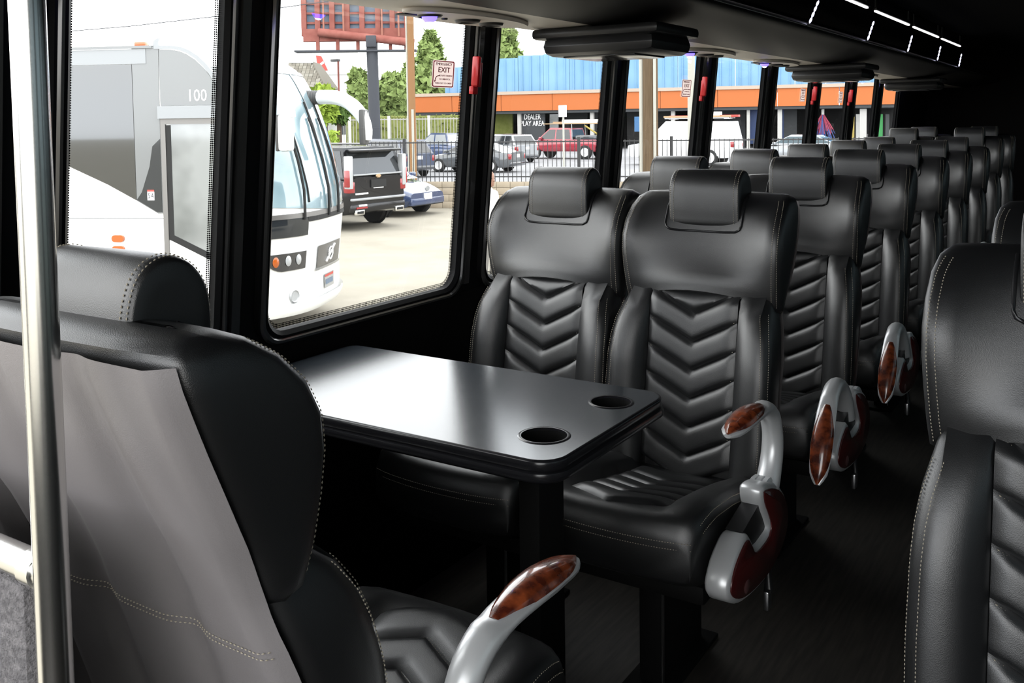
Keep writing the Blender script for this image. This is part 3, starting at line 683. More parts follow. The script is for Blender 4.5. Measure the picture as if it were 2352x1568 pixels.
def make_seat(label, x, yref, facing=0, arm=None, raise_=0.0):
    """facing 0: towards -y, pi: towards +y; arm: None or (side, down)"""
    t = thing('passenger_chair', label, 'seat', (x, yref, raise_), facing, 'black leather coach seats')
    for k, me in SEAT.items():
        nm = me.name.split('.')[0]
        par = t
        o = link(nm, me, par)
        if nm == 'stitching': o['kind'] = 'stuff'
    if arm:
        if arm not in ARMS: ARMS[arm] = arm_meshes(*arm)
        A = ARMS[arm]
        h = link('armrest_hub', A['armrest_hub'], t); link('hub_plate', A['hub_plate'], h); link('hub_badge', A['hub_badge'], h); link('hub_mount', A['hub_mount'], h); link('hub_notch', A['hub_notch'], h); link('joint_ring', A['joint_ring'], h)
        a = link('arm', A['arm'], t); link('wood_pad', A['wood_pad'], a)
        l = link('recline_lever', A['recline_lever'], t); link('lever_tip', A['lever_tip'], l)
    return t
XA, XW, PIT, Y1 = -0.932, -1.382, 0.8591, 2.384
ORD = ['first', 'second', 'third', 'fourth', 'fifth', 'sixth', 'seventh', 'eighth']
for i in range(8):
    up = 0.0 if i < 6 else 0.05
    la = 'black leather aisle seat facing the table, wood topped armrest level' if i == 0 else 'black leather seat along the aisle, %s row back from the table%s' % (ORD[i], ', armrest folded down' if i < 3 else '')
    lw = 'black leather window seat facing the table, under the folded screen' if i == 0 else 'black leather seat along the windows, %s row back from the table' % ORD[i]
    make_seat(la, XA, Y1+i*PIT, 0, (1, i > 0), up)
    make_seat(lw, XW, Y1+i*PIT, 0, None, up)
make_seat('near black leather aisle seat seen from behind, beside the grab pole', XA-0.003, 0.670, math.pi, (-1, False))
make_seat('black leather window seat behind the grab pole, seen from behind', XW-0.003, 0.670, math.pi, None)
make_seat('large black leather seat across the aisle at the right edge', -0.020, 1.525, 0, None)
make_seat('black leather seat across the aisle behind the right foreground seat', -0.020, 1.525+PIT, 0, None)

# ------------------------------------------------------------------ table
TZ = 0.79
t = thing('table', 'black rectangular table between the facing seats, two cup holders', 'table', (-1.25, 1.592, 0))
ox, oy = -1.25, 1.592
TX0, TX1, TY0, TY1 = -1.700-ox, -0.797-ox, 1.346-oy, 1.838-oy
def top_outline(d, n=8):
    r = 0.055
    pts = []
    for cx, cy, a0 in ((TX1-r, TY1-r, 0), (TX0+0.03, TY1-0.03, 90), (TX0+0.03, TY0+0.03, 180), (TX1-r, TY0+r, 270)):
        rr = r if cx > 0 else 0.03
        for k in range(n+1):
            a = math.radians(a0+90*k/n); pts.append((cx+(rr+d)*math.cos(a), cy+(rr+d)*math.sin(a)))
    return pts
CUPS = [(-0.888-ox, 1.469-oy, 0.044), (-0.876-ox, 1.718-oy, 0.042)]
def holed_top(z, d):
    bm = bmesh.new(); es = []
    loops = [top_outline(d)] + [[(cx+r*math.cos(a), cy+r*math.sin(a)) for a in np.linspace(0, 2*math.pi, 32, endpoint=False)] for cx, cy, r in CUPS]
    for L in loops:
        vs = [bm.verts.new((x, y, z)) for x, y in L]; es += [bm.edges.new((vs[i], vs[(i+1) % len(vs)])) for i in range(len(vs))]
    bmesh.ops.triangle_fill(bm, edges=es, use_beauty=True)
    bm.verts.index_update(); mb = MB().add([v.co for v in bm.verts], [[v.index for v in f.verts] for f in bm.faces]); bm.free(); return mb
obj('tabletop', holed_top(TZ, -0.006), 'table_top', t, smooth=0)
def ring_stack(prof): return MB().loft([[(x, y, z) for x, y in top_outline(d)] for d, z in prof], True, False, False)
obj('upper_edge', ring_stack([(-0.006, TZ), (-0.002, TZ-0.001), (0.0, TZ-0.004), (0.0, TZ-0.018), (-0.004, TZ-0.021)]), 'table_edge', t, smooth=60)
obj('lower_edge', ring_stack([(-0.004, TZ-0.021), (0.003, TZ-0.023), (0.004, TZ-0.027), (0.004, TZ-0.036), (-0.008, TZ-0.044), (-0.06, TZ-0.046), (-0.20, TZ-0.046)]), 'table_edge', t, smooth=60)
for cx, cy, r in CUPS:
    c_ = obj('cup_holder', MB().loft([[(cx+q*math.cos(a), cy+q*math.sin(a), z) for a in np.linspace(0, 2*math.pi, 32, endpoint=False)] for q, z in ((r, TZ), (r-0.001, TZ-0.06), (0.002, TZ-0.062))], True, False, True), 'black_matte', t)
    obj('rim', MB().loft([[(cx+q*math.cos(a), cy+q*math.sin(a), z) for a in np.linspace(0, 2*math.pi, 32, endpoint=False)] for q, z in ((r-0.001, TZ-0.004), (r-0.001, TZ+0.0015), (r+0.003, TZ+0.002), (r+0.006, TZ+0.0003))], True, False, False), 'table_edge', c_)
obj('leg', MB().box(0.255, 0.305, -0.05, 0.05, 0.012, TZ-0.046, 0.006), 'black_matte', t)
obj('foot', MB().box(0.20, 0.34, -0.16, 0.16, 0.0, 0.013, 0.004), 'black_matte', t)
obj('wall_bracket', MB().box(TX0, TX0+0.04, -0.18, 0.18, TZ-0.10, TZ-0.046, 0.004), 'black_matte', t)

# ================================================================== OUTDOORS
struct('ground_lot', MB().box(-400, 300, -200, 29.0, G-0.5, G), 'lot')
struct('ground_street', MB().box(-400, 300, 29.0, 66.0, G-0.5, G-0.005), 'street')
struct('ground_far', MB().box(-400, 300, 66.0, 420, G-0.5, G), 'street')
def uvn(v): v = np.array(v, float); return v/np.linalg.norm(v)

# ------------------------------------------------------------------ white coach
CO = at_depth(355, 107, 10.24); CA = math.radians(25)
CU_, CN_ = np.array((math.cos(CA), math.sin(CA), 0)), np.array((-math.sin(CA), math.cos(CA), 0))
coach = thing('coach_bus', 'large white coach with grey upper panels parked outside the windows', 'bus', (CO[0], CO[1], G), CA)
def to_coach(px, py, depth):
    d = at_depth(px, py, depth)-np.array((CO[0], CO[1], G)); return np.array((d@CU_, d@CN_, d[2]))
UC = [(0.28, 1.40), (0.36, 1.46), (0.75, 1.46), (1.3, 1.52), (1.67, 1.50), (2.0, 1.43), (2.4, 1.32), (2.73, 1.20), (3.0, 1.06), (3.12, 0.96), (3.2, 0.84), (3.28, 0.62), (3.32, 0.40), (3.34, 0.2)]
WC = 2.5
def inset(z): return float(np.interp(z, [0.3, 3.15, 3.2, 3.26, 3.30, 3.32, 3.34], [0, 0, 0.0, 0.015, 0.05, 0.14, 0.4]))
def front_u(n, z):
    x = (n-WC/2)/(WC/2); return float(np.interp(z, [a for a, b in UC], [b for a, b in UC])) - 0.52*min(abs(x), 1)**3.0
def front_pt(n, z, e=0.0):
    d = 0.02; gn = (front_u(n+d, z)-front_u(n-d, z))/(2*d); gz = (front_u(n, z+d)-front_u(n, z-d))/(2*d)
    nn = uvn((1, -gn, -gz)); return tuple(np.array((front_u(n, z), n, z))+nn*e)
rings = []
for z in (0.28, 0.32, 0.36, 0.5, 0.75, 1.0, 1.3, 1.5, 1.67, 1.85, 2.0, 2.2, 2.4, 2.6, 2.73, 2.87, 3.0, 3.12, 3.2, 3.25, 3.29, 3.32, 3.34):
    i_ = inset(z); ns = np.concatenate([[0, 0.03, 0.08, 0.15, 0.25], np.linspace(0.4, 2.1, 12), [2.25, 2.35, 2.42, 2.47, 2.5]])
    ring = [(-7.5, i_, z), (-3, i_, z), (-1, i_, z), (-0.2, i_, z)] + [(front_u(n, z), i_+(n/WC)*(WC-2*i_), z) for n in ns] + [(-0.2, WC-i_, z), (-3, WC-i_, z), (-7.5, WC-i_, z)]
    rings.append(ring)
obj('body', MB().loft(rings), 'white_paint', coach, smooth=50)
def side_panel(name, poly, m, e=0.012, parent=None, th=0.02, smooth=0):
    return obj(name, MB().prism(poly, lambda p, q, h: (p, h, q), -e, th), m, parent or coach, smooth=smooth)
slant = [(-1.80, 2.22), (-1.08, 2.02), (-0.60, 1.805), (-0.25, 1.62)]
for a, b in ((-7.0, -3.85), (-3.80, -0.27)):
    lo = [(a, 2.25)] + [p for p in slant if a < p[0] < b] + ([(b, 1.63)] if b > -1 else [(b, 2.25)])
    sw = side_panel('side_window', lo + [(b, 3.115), (a, 3.115)], 'coach_glass', 0.012)
side_panel('corner_panel', [(-0.265, 1.625), (-0.02, 1.485), (0.035, 1.485), (0.035, 2.66), (0.045, 3.29), (-0.265, 3.29)], 'coach_grey', 0.010)
side_panel('dark_quarter', [(-0.262, 1.635), (-0.03, 1.50), (0.03, 1.50), (0.03, 2.30), (-0.06, 2.22), (-0.10, 2.0), (-0.20, 1.72)], 'car_glass', 0.014)
side_panel('cant_rail', [(-7.4, 3.12), (-0.10, 3.12), (-0.10, 3.28), (-7.4, 3.28)], 'grey_paint', 0.016)
side_panel('roof_gutter', [(-7.4, 3.285), (-0.02, 3.285), (-0.02, 3.315), (-7.4, 3.315)], 'coach_grey', 0.03)
arc = [(0.05, 2.66), (0.775, 2.66), (0.74, 2.78), (0.685, 2.88), (0.62, 2.98), (0.55, 3.07), (0.46, 3.155), (0.365, 3.215), (0.29, 3.245), (0.19, 3.265), (0.05, 3.27)]
np_ = side_panel('number_panel', arc, 'coach_grey', 0.012)
text('number', '100', 'white_mark', 0.185, np_, frame_matrix((0.475, -0.014, 2.76), (1, 0, 0), (0, 0, 1)), sx=0.85)
side_panel('roof_rim', [(0.0, 3.275), (0.19, 3.272), (0.295, 3.252), (0.372, 3.222), (0.467, 3.162), (0.557, 3.077), (0.627, 2.987), (0.692, 2.887), (0.747, 2.785), (0.785, 2.79), (0.735, 2.90), (0.667, 3.01), (0.592, 3.105), (0.497, 3.195), (0.395, 3.258), (0.305, 3.292), (0.195, 3.31), (0.0, 3.315)], 'grey_paint', 0.018)
dr_ = side_panel('door', [(0.045, 0.45), (0.93, 0.45), (0.93, 2.52), (0.045, 2.52)], 'white_paint', 0.006)
side_panel('door_header', [(0.03, 2.52), (0.95, 2.52), (0.95, 2.655), (0.03, 2.655)], 'grey_paint', 0.05)
side_panel('door_frame', [(0.045, 0.45), (0.10, 0.45), (0.10, 2.52), (0.045, 2.52)], 'aluminium', 0.022, dr_)
side_panel('door_frame', [(0.10, 2.46), (0.93, 2.46), (0.93, 2.52), (0.10, 2.52)], 'aluminium', 0.022, dr_)
side_panel('door_seal', [(0.10, 1.20), (0.93, 0.80), (0.93, 0.88), (0.16, 1.245), (0.16, 2.45), (0.10, 2.45)], 'rubber', 0.016, dr_)
side_panel('door_glass', [(0.155, 1.235), (0.93, 0.87), (0.93, 2.465), (0.155, 2.465)], 'door_glass', 0.012, dr_)
s54 = side_panel('number_sticker', [(-0.135, 1.63), (-0.055, 1.63), (-0.055, 1.745), (-0.135, 1.745)], 'white_mark', 0.018)
side_panel('sticker_band', [(-0.135, 1.725), (-0.055, 1.725), (-0.055, 1.745), (-0.135, 1.745)], 'red_mark', 0.0185, s54)
text('number', '54', 'dark_mark', 0.085, s54, frame_matrix((-0.095, -0.019, 1.678), (1, 0, 0), (0, 0, 1)), sx=0.8)
for z in (1.207, 1.087):
    side_panel('marker_lamp', rrect(-0.57, -0.43, z-0.038, z+0.038, 0.034), 'amber', 0.03, smooth=40)
side_panel('panel_seam', [(-7.4, 1.425), (0.04, 1.425), (0.04, 1.431), (-7.4, 1.431)], 'coach_grey', 0.003)
obj('roof_marker', MB().box(-0.27, -0.14, 0.05, 0.15, 3.31, 3.365, 0.015), 'amber', coach)
obj('roof_fin', MB().prism([(-0.02, 3.30), (0.04, 3.30), (0.06, 3.395), (0.0, 3.37)], lambda p, q, h: (p, h, q), -0.012, 0.02), 'grey_paint', coach, smooth=0)
def front_patch(name, n0, n1, z0, z1, m, e=0.012, nn=14, nz=10, parent=None, zfn=None):
    def fn(u, v):
        a, b = zfn(u) if zfn else (z0, z1); return front_pt(u, a+(b-a)*v, e)
    return obj(name, MB().grid(fn, np.linspace(n0, n1, nn), np.linspace(0, 1, nz)), m, parent or coach, smooth=60)
ws = front_patch('windshield', 0.10, 1.235, 1.45, 3.02, 'coach_screen_sky', 0.012, 18, 14, zfn=lambda n: (1.42+0.10*abs(n-1.25), 3.04-0.05*abs(n-1.25)))
ws2 = front_patch('windshield', 1.265, 2.40, 1.45, 3.02, 'coach_screen_sky', 0.012, 18, 14, zfn=lambda n: (1.42+0.10*abs(n-1.25), 3.04-0.05*abs(n-1.25)))
front_patch('windshield_bar', 1.23, 1.27, 1.42, 3.04, 'grey_paint', 0.02, 3, 14)
front_patch('windshield_trim', 0.06, 2.44, 3.03, 3.07, 'coach_grey', 0.02, 24, 3)
front_patch('lower_trim', 0.05, 2.45, 1.385, 1.44, 'aluminium', 0.02, 24, 3)
front_patch('black_corner', 0.03, 0.62, 1.18, 1.385, 'car_glass', 0.014, 10, 4)
front_patch('wiper_cowl', 0.62, 2.42, 1.33, 1.385, 'rubber', 0.018, 20, 3)
for n in (0.55, 1.10, 1.45):
    pth = [front_pt(n+0.02*k, 1.36+1.15*k, 0.03+0.02*math.sin(k*3.1)) for k in np.linspace(0, 1, 8)]
    wi = obj('wiper_arm', MB().tube(pth, 0.016, 6), 'rubber', coach)
    pth = [front_pt(n+0.10-0.02*k, 1.55+1.15*k, 0.022) for k in np.linspace(0, 1, 8)]
    obj('wiper_blade', MB().tube(pth, 0.010, 6), 'rubber', wi)
hl = front_patch('headlamp', 0.13, 0.62, 0.80, 1.0, 'lamp_dark', 0.012, 12, 5, zfn=lambda n: (0.80+0.14*max(0, (0.32-n)/0.2)**2, 1.0))
for n, m in ((0.24, 'amber'), (0.37, 'lamp_clear'), (0.50, 'lamp_clear')):
    c_ = np.array(front_pt(n, 0.915, 0.018)); a_ = uvn(np.array(front_pt(n, 0.915, 0.1))-c_); b_ = uvn(np.cross((0, 0, 1), a_))
    obj('lamp', MB().lathe([(0.001, 0.012), (0.035, 0.008), (0.048, 0)], lambda x, y, h: tuple(c_+b_*x*0.85+np.array((0, 0, 1))*y*1.25+a_*h), 16), m, hl)
gr = front_patch('grille', 0.86, 1.64, 0.78, 1.03, 'grille', 0.014, 12, 4, zfn=lambda n: (0.76, 1.02))
front_patch('grille_rim', 0.82, 1.68, 0.73, 0.76, 'coach_grey', 0.018, 12, 2, parent=gr)
obj('emblem', MB().tube([front_pt(1.12, 0.80, 0.022), front_pt(1.38, 0.985, 0.022)], 0.013, 6).tube([front_pt(1.25-0.07*math.cos(a), 0.89+0.075*math.sin(a), 0.024) for a in np.linspace(0, 2*math.pi, 14)], 0.010, 6), 'white_mark', gr)
pt = front_patch('number_plate', 1.08, 1.42, 0.48, 0.65, 'car_silver', 0.012, 4, 3)
front_patch('plate_band', 1.10, 1.40, 0.61, 0.64, 'red_mark', 0.014, 4, 2, parent=pt); front_patch('plate_digits', 1.12, 1.38, 0.52, 0.58, 'board_blue', 0.014, 4, 2, parent=pt)
c_ = np.array(front_pt(0.46, 0.50, 0.004)); a_ = uvn(np.array(front_pt(0.46, 0.50, 0.1))-c_); b_ = uvn(np.cross((0, 0, 1), a_))
obj('fog_lamp', MB().lathe([(0.001, 0.004), (0.05, 0.004), (0.062, 0.016), (0.075, 0.0)], lambda x, y, h: tuple(c_+b_*x+np.array((0, 0, 1))*y*1.1+a_*h), 18), 'lamp_clear', coach)
lg = front_patch('logo_mark', 0.135, 0.150, 0.385, 0.400, 'car_blue', 0.006, 3, 2)
for k in range(5): front_patch('logo_letter', 0.10+0.024*k, 0.116+0.024*k, 0.350, 0.372, 'dark_mark', 0.006, 3, 2, parent=lg)
front_patch('bumper_lip', 0.02, 2.48, 0.30, 0.42, 'white_paint', 0.04, 24, 4)
def curve_px(pts, d): return [tuple(to_coach(x, y, dd)) for (x, y), dd in zip(pts, d)]
pa = catmull(curve_px([(585, 185), (618, 205), (645, 225), (660, 250), (664, 270)], (10.5, 10.3, 10.15, 10.1, 10.1)), 4)
ma = obj('mirror_arm', MB().tube(pa, 0.075, 12), 'white_paint', coach)
c_ = to_coach(657, 305, 10.1)
mr = obj('mirror', MB().box(c_[0]-0.065, c_[0]+0.065, c_[1]-0.10, c_[1]+0.10, c_[2]-0.20, c_[2]+0.20, 0.04), 'white_paint', coach)
obj('mirror_back', MB().box(c_[0]-0.09, c_[0]-0.05, c_[1]-0.095, c_[1]+0.095, c_[2]-0.195, c_[2]+0.195, 0.015), 'bellows', mr)
pa = catmull(curve_px([(735, 223), (770, 224), (800, 235), (825, 258), (842, 290), (845, 322)], [11.6, 11.5, 11.45, 11.4, 11.4, 11.4]), 4)
ma = obj('mirror_arm', MB().tube(pa, list(np.interp(np.linspace(0, 1, len(pa)), [0, 0.6, 1], [0.088, 0.085, 0.05])), 12), 'white_paint', coach)
pa = [to_coach(x, 224, 11.65) for x in np.linspace(690, 738, 17)]
obj('bellows', MB().tube(pa, [0.085+0.007*(k % 2) for k in range(17)], 14), 'bellows', ma)
c_ = to_coach(836, 291, 11.4)
obj('mirror_plate', MB().box(c_[0]-0.03, c_[0]+0.03, c_[1]-0.12, c_[1]+0.12, c_[2]-0.21, c_[2]+0.21, 0.02), 'bellows', ma)
for u in (-5.6, -2.9):
    for n in (0.12, WC-0.12):
        wh = obj('wheel', MB().lathe([(0.001, -0.13), (0.40, -0.13), (0.50, -0.10), (0.50, 0.10), (0.40, 0.13), (0.001, 0.13)], lambda x, y, h: (u+x, n+h, 0.50+y), 24), 'rubber', coach)
        obj('rim', MB().lathe([(0.001, -0.14), (0.30, -0.14), (0.30, 0.14), (0.001, 0.14)], lambda x, y, h: (u+x, n+h, 0.50+y), 20), 'alloy', wh)
for n in (0.3, WC-0.3):
    obj('wheel', MB().lathe([(0.001, -0.13), (0.50, -0.11), (0.50, 0.11), (0.001, 0.13)], lambda x, y, h: (-0.9+x, n+h, 0.50+y), 24), 'rubber', coach)

# ------------------------------------------------------------------ cars
def vehicle(name, label, loc, heading, paint, L, W, H, belt, cabin, pillars, wheel_r=0.33, wheels=None, zb=0.24, bed=None, extra=None, cat='car', tail='tail_red', roofw=0.76, glassm='car_glass', scale=None):
    """local x forward, y left. belt: (x, z) line of the body top from rear to front; cabin: outline (x, z) rear base, roof rear, roof front, front base"""
    t = thing(name, label, cat, (loc[0], loc[1], G), heading, 'vehicles outside')
    xs = np.linspace(-L/2, L/2, 25); rings = []
    bx, bz = [p[0] for p in belt], [p[1] for p in belt]
    for x in xs:
        e = abs(x)/(L/2); wv = W/2*(1-0.16*max(0, (e-0.80)/0.2)**2); zt = float(np.interp(x, bx, bz)); lift = 0.10*max(0, (e-0.85)/0.15)**2
        half = [(wv*0.90, zb+lift), (wv*0.98, zb+0.10+lift), (wv, (zb+zt)/2), (wv*0.985, zt-0.12), (wv*0.93, zt-0.03), (wv*0.80, zt)]
        rings.append([(x, y, z) for y, z in half]+[(x, -y, z) for y, z in half[::-1]])
    obj('body', MB().loft(rings), paint, t, smooth=45)
    zb0 = min(p[1] for p in cabin); zr = max(p[1] for p in cabin); wb, wt = W/2*0.93, W/2*roofw
    def yy(z): return wb+(wt-wb)*min(max((z-zb0)/(zr-zb0), 0), 1)
    cab = obj('cabin', MB().loft([[(p, s*yy(q), q) for p, q in cabin] for s in (-1, 1)]), paint, t, smooth=0)
    # side glass between the pillars
    (xr0, z0), (xr1, z1), (xf1, z2), (xf0, z3) = cabin[0], cabin[1], cabin[-2], cabin[-1]
    def xrear(z): return xr0+(xr1-xr0)*(z-z0)/max(z1-z0, 1e-3)
    def xfront(z): return xf0+(xf1-xf0)*(z-z3)/max(z2-z3, 1e-3)
    za, zb_ = max(z0, z3)+0.04, min(z1, z2)-0.07
    cuts = [None]+list(pillars)+[None]
    for s in (-1, 1):
        for k in range(len(cuts)-1):
            def lo(z): return xrear(z)+0.09 if cuts[k] is None else cuts[k]+0.04
            def hi(z): return xfront(z)-0.08 if cuts[k+1] is None else cuts[k+1]-0.04
            poly = [(lo(za), za), (hi(za), za), (hi(zb_), zb_), (lo(zb_), zb_)]
            if hi(za)-lo(za) < 0.08: continue
            obj('side_window', MB().loft([[(p, s*(yy(q)+h), q) for p, q in poly] for h in (-0.02, 0.008)]), glassm, cab, smooth=0)
    for nm, xf, zz0, zz1, sg in (('windshield', xfront, z3+0.05, z2-0.05, 1), ('rear_window', xrear, z0+0.05, z1-0.08, -1)):
        obj(nm, MB().loft([[(xf(z)+sg*h, s*(yy(z)-0.10), z) for s, z in ((-1, zz0), (1, zz0), (1, zz1), (-1, zz1))] for h in (-0.03, 0.012)]), glassm, cab, smooth=0)
    wr_ = wheel_r
    for x in (wheels or (-L*0.29, L*0.31)):
        for s in (-1, 1):
            obj('wheel_arch', MB().lathe([(0.001, 0.0), (wr_+0.06, 0.0), (wr_+0.06, 0.02), (0.001, 0.02)], lambda a, b, h: (x+a, s*(W/2-0.045+h), wr_+b+0.02), 24), 'rubber', t, smooth=0)
            wh = obj('wheel', MB().lathe([(0.001, -0.1), (wr_-0.03, -0.1), (wr_, -0.07), (wr_, 0.02), (wr_-0.04, 0.045), (wr_*0.66, 0.04), (wr_*0.62, 0.02), (0.001, 0.02)], lambda a, b, h: (x+a, s*(W/2-0.015+h), wr_+b), 24), 'rubber', t)
            obj('rim', MB().lathe([(0.001, 0.045), (wr_*0.16, 0.045), (wr_*0.2, 0.03), (wr_*0.58, 0.035), (wr_*0.62, 0.045), (wr_*0.65, 0.03)], lambda a, b, h: (x+a, s*(W/2-0.015+h), wr_+b), 20), 'alloy', wh)
    zf, zrr = float(np.interp(L/2-0.15, bx, bz)), float(np.interp(-L/2+0.1, bx, bz))
    for s in (-1, 1):
        obj('headlamp', MB().box(L/2-0.22, L/2-0.03, min(s*W*0.28, s*W*0.42), max(s*W*0.28, s*W*0.42), zf-0.22, zf-0.09, 0.03), 'lamp_clear', t)
        obj('tail_lamp', MB().box(-L/2-0.012, -L/2+0.20, min(s*W*0.36, s*W*0.455), max(s*W*0.36, s*W*0.455), zrr-0.34, zrr-0.08, 0.03), tail, t)
        obj('wing_mirror', MB().box(xf0-0.35, xf0-0.20, min(s*W*0.46, s*W*0.57), max(s*W*0.46, s*W*0.57), z3+0.02, z3+0.16, 0.03), paint, t)
    obj('number_plate', MB().box(-L/2-0.02, -L/2+0.02, -0.16, 0.16, zrr-0.26, zrr-0.10), 'white_mark', t, smooth=0)
    obj('rear_bumper', MB().box(-L/2-0.04, -L/2+0.12, -W*0.42, W*0.42, zb+0.08, zb+0.26, 0.03), 'car_dark' if paint != 'car_black' else 'car_black', t)
    obj('front_bumper', MB().box(L/2-0.14, L/2+0.03, -W*0.42, W*0.42, zb+0.06, zb+0.24, 0.03), paint, t)
    if extra: extra(t)
    if scale: t.scale = scale
    return t
def gxy(px, py): return at_z(px, py, G)

def suv_extra(t):
    L = 5.35
    for s in (-1, 1):
        obj('tall_tail_lamp', MB().box(-L/2-0.03, -L/2+0.14, min(s*0.80, s*0.93), max(s*0.80, s*0.93), 0.98, 1.72, 0.02), 'lamp_clear', t)
        obj('tail_lamp_red', MB().box(-L/2-0.035, -L/2+0.12, min(s*0.90, s*0.955), max(s*0.90, s*0.955), 1.02, 1.40, 0.02), 'tail_red', t)
        e_ = obj('exhaust', MB().box(-L/2-0.07, -L/2, min(s*0.50, s*0.78), max(s*0.50, s*0.78), 0.38, 0.50, 0.02), 'chrome', t)
        obj('exhaust_mouth', MB().box(-L/2-0.074, -L/2-0.06, min(s*0.54, s*0.74), max(s*0.54, s*0.74), 0.41, 0.47), 'rubber', e_, smooth=0)
    obj('spoiler', MB().box(-L/2-0.06, -L/2+0.35, -0.74, 0.74, 1.80, 1.86, 0.02), 'car_black', t)
    obj('tailgate_trim', MB().box(-L/2-0.02, -L/2+0.06, -0.78, 0.78, 1.265, 1.305, 0.01), 'car_silver', t)
    obj('emblem', MB().lathe([(0.001, 0.02), (0.05, 0.02), (0.07, 0.0)], lambda x, y, h: (-L/2-0.02-h, x*1.3, 1.24+y*0.7), 6), 'lumber', t)
    obj('bumper_chrome', MB().box(-L/2-0.055, -L/2+0.04, -0.86, 0.86, 0.70, 0.76, 0.02), 'car_silver', t)
    obj('badge', MB().box(-L/2-0.025, -L/2, 0.34, 0.72, 0.84, 0.875), 'white_mark', t, smooth=0)
    obj('badge', MB().box(-L/2-0.06, -L/2-0.03, 0.42, 0.66, 0.575, 0.615), 'white_mark', t, smooth=0)
    obj('reflector', MB().box(-L/2-0.055, -L/2, 0.40, 0.74, 0.52, 0.56), 'tail_red', t, smooth=0)
    obj('plate_bracket', MB().box(-L/2-0.03, -L/2, -0.24, 0.24, 0.98, 1.16), 'rubber', t, smooth=0)
    obj('roof_rail', MB().tube([(-1.6, 0.70, 1.95), (1.0, 0.70, 1.95)], 0.025, 8), 'car_dark', t)
    obj('roof_rail', MB().tube([(-1.6, -0.70, 1.95), (1.0, -0.70, 1.95)], 0.025, 8), 'car_dark', t)
c = gxy(852, 512); hd = math.radians(176)
c = c + np.array((math.cos(hd), math.sin(hd), 0))*1.55 + np.array((-math.sin(hd), math.cos(hd), 0))*0.85
vehicle('sport_utility_vehicle', 'black sport utility vehicle parked behind the white coach, rear towards us', c, hd, 'car_black', 5.35, 2.03, 1.92,
        [(-2.67, 1.22), (0.8, 1.20), (1.5, 1.18), (2.67, 1.05)], [(-2.62, 1.20), (-2.40, 1.90), (0.55, 1.92), (1.25, 1.18)], (-1.55, -0.35, 0.35), 0.42, zb=0.36, extra=suv_extra, roofw=0.80)
def prius_extra(t):
    obj('front_emblem', MB().lathe([(0.001, 0.03), (0.085, 0.03), (0.10, 0.0)], lambda x, y, h: (2.24+h, x, 0.72+y*0.8), 16), 'car_silver', t)
    obj('front_plate', MB().box(2.25, 2.29, -0.16, 0.16, 0.44, 0.60), 'white_mark', t, smooth=0)
    obj('grille_slot', MB().box(2.16, 2.27, -0.70, 0.70, 0.28, 0.42, 0.02), 'rubber', t)
c = gxy(972, 494); hd = math.radians(2); c = c - np.array((math.cos(hd), math.sin(hd), 0))*2.1
vehicle('hatchback_car', 'blue hatchback parked nose out beside the black sport utility vehicle', c, hd, 'car_blue', 4.5, 1.76, 1.48,
        [(-2.25, 1.0), (-0.5, 0.98), (0.9, 0.95), (1.7, 0.82), (2.25, 0.62)], [(-2.1, 1.0), (-1.1, 1.42), (0.1, 1.48), (1.35, 0.93)], (-0.9, 0.15), 0.32, extra=prius_extra)
def dv(px, depth): p = at_depth(px, 300, depth); return np.array((p[0], p[1], 0))
vehicle('dark_suv', 'dark blue sport utility vehicle on the street, beyond the black parked one', dv(893, 44), math.radians(165), 'car_navy', 4.75, 1.92, 1.75,
        [(-2.37, 1.08), (0.8, 1.05), (1.4, 1.02), (2.37, 0.90)], [(-2.25, 1.06), (-1.75, 1.70), (0.3, 1.75), (1.25, 1.03)], (-1.2, -0.2, 0.35), 0.37, zb=0.28)
vehicle('blue_pickup', 'dark blue pickup truck facing left on the street near the wooden pole', dv(1030, 57), math.radians(183), 'car_blue', 5.6, 1.95, 1.85,
        [(-2.8, 1.10), (-0.4, 1.10), (0.2, 1.14), (1.3, 1.12), (2.8, 1.02)], [(-0.55, 1.10), (-0.35, 1.82), (0.75, 1.86), (1.55, 1.12)], (0.45,), 0.40, zb=0.40, cat='truck', glassm='car_silver')
vehicle('grey_sedan', 'grey sedan driving left behind the iron fence', dv(1088, 47), math.radians(186), 'car_grey', 4.9, 1.86, 1.44,
        [(-2.45, 0.98), (-1.5, 1.02), (0.7, 0.95), (1.6, 0.88), (2.45, 0.66)], [(-1.95, 1.0), (-0.85, 1.40), (0.25, 1.44), (1.35, 0.94)], (-0.35,), 0.34)
vehicle('silver_suv', 'silver sport utility vehicle ahead of the red pickup truck', dv(1160, 58), math.radians(158), 'car_silver', 4.7, 1.88, 1.72,
        [(-2.35, 1.06), (0.8, 1.02), (1.4, 1.0), (2.35, 0.88)], [(-2.2, 1.05), (-1.75, 1.68), (0.3, 1.72), (1.2, 1.02)], (-1.1, -0.1), 0.36)
def pickup_extra(t):
    for s in (-1, 1):
        for x in (-2.6, -0.75): obj('rack_post', MB().tube([(x, s*0.85, 1.1), (x+0.05, s*0.80, 2.0)], 0.025, 6), 'car_silver', t)
        obj('rack_rail', MB().tube([(-2.8, s*0.80, 2.02), (1.2, s*0.78, 2.02)], 0.03, 6), 'lumber', t)
    obj('ladder', MB().box(-2.9, 1.25, -0.70, -0.45, 2.06, 2.14), 'lumber', t, smooth=0)
    obj('lumber_load', MB().box(-2.9, 0.1, -0.2, 0.5, 2.06, 2.26), 'stucco', t, smooth=0)
    obj('plank', MB().tube([(-2.6, 0.4, 1.15), (-1.4, 0.5, 1.9)], 0.05, 6), 'flap_yellow', t)
    obj('tool_box', MB().box(-2.5, -0.9, -0.75, 0.75, 1.05, 1.35, 0.03), 'car_dark', t)
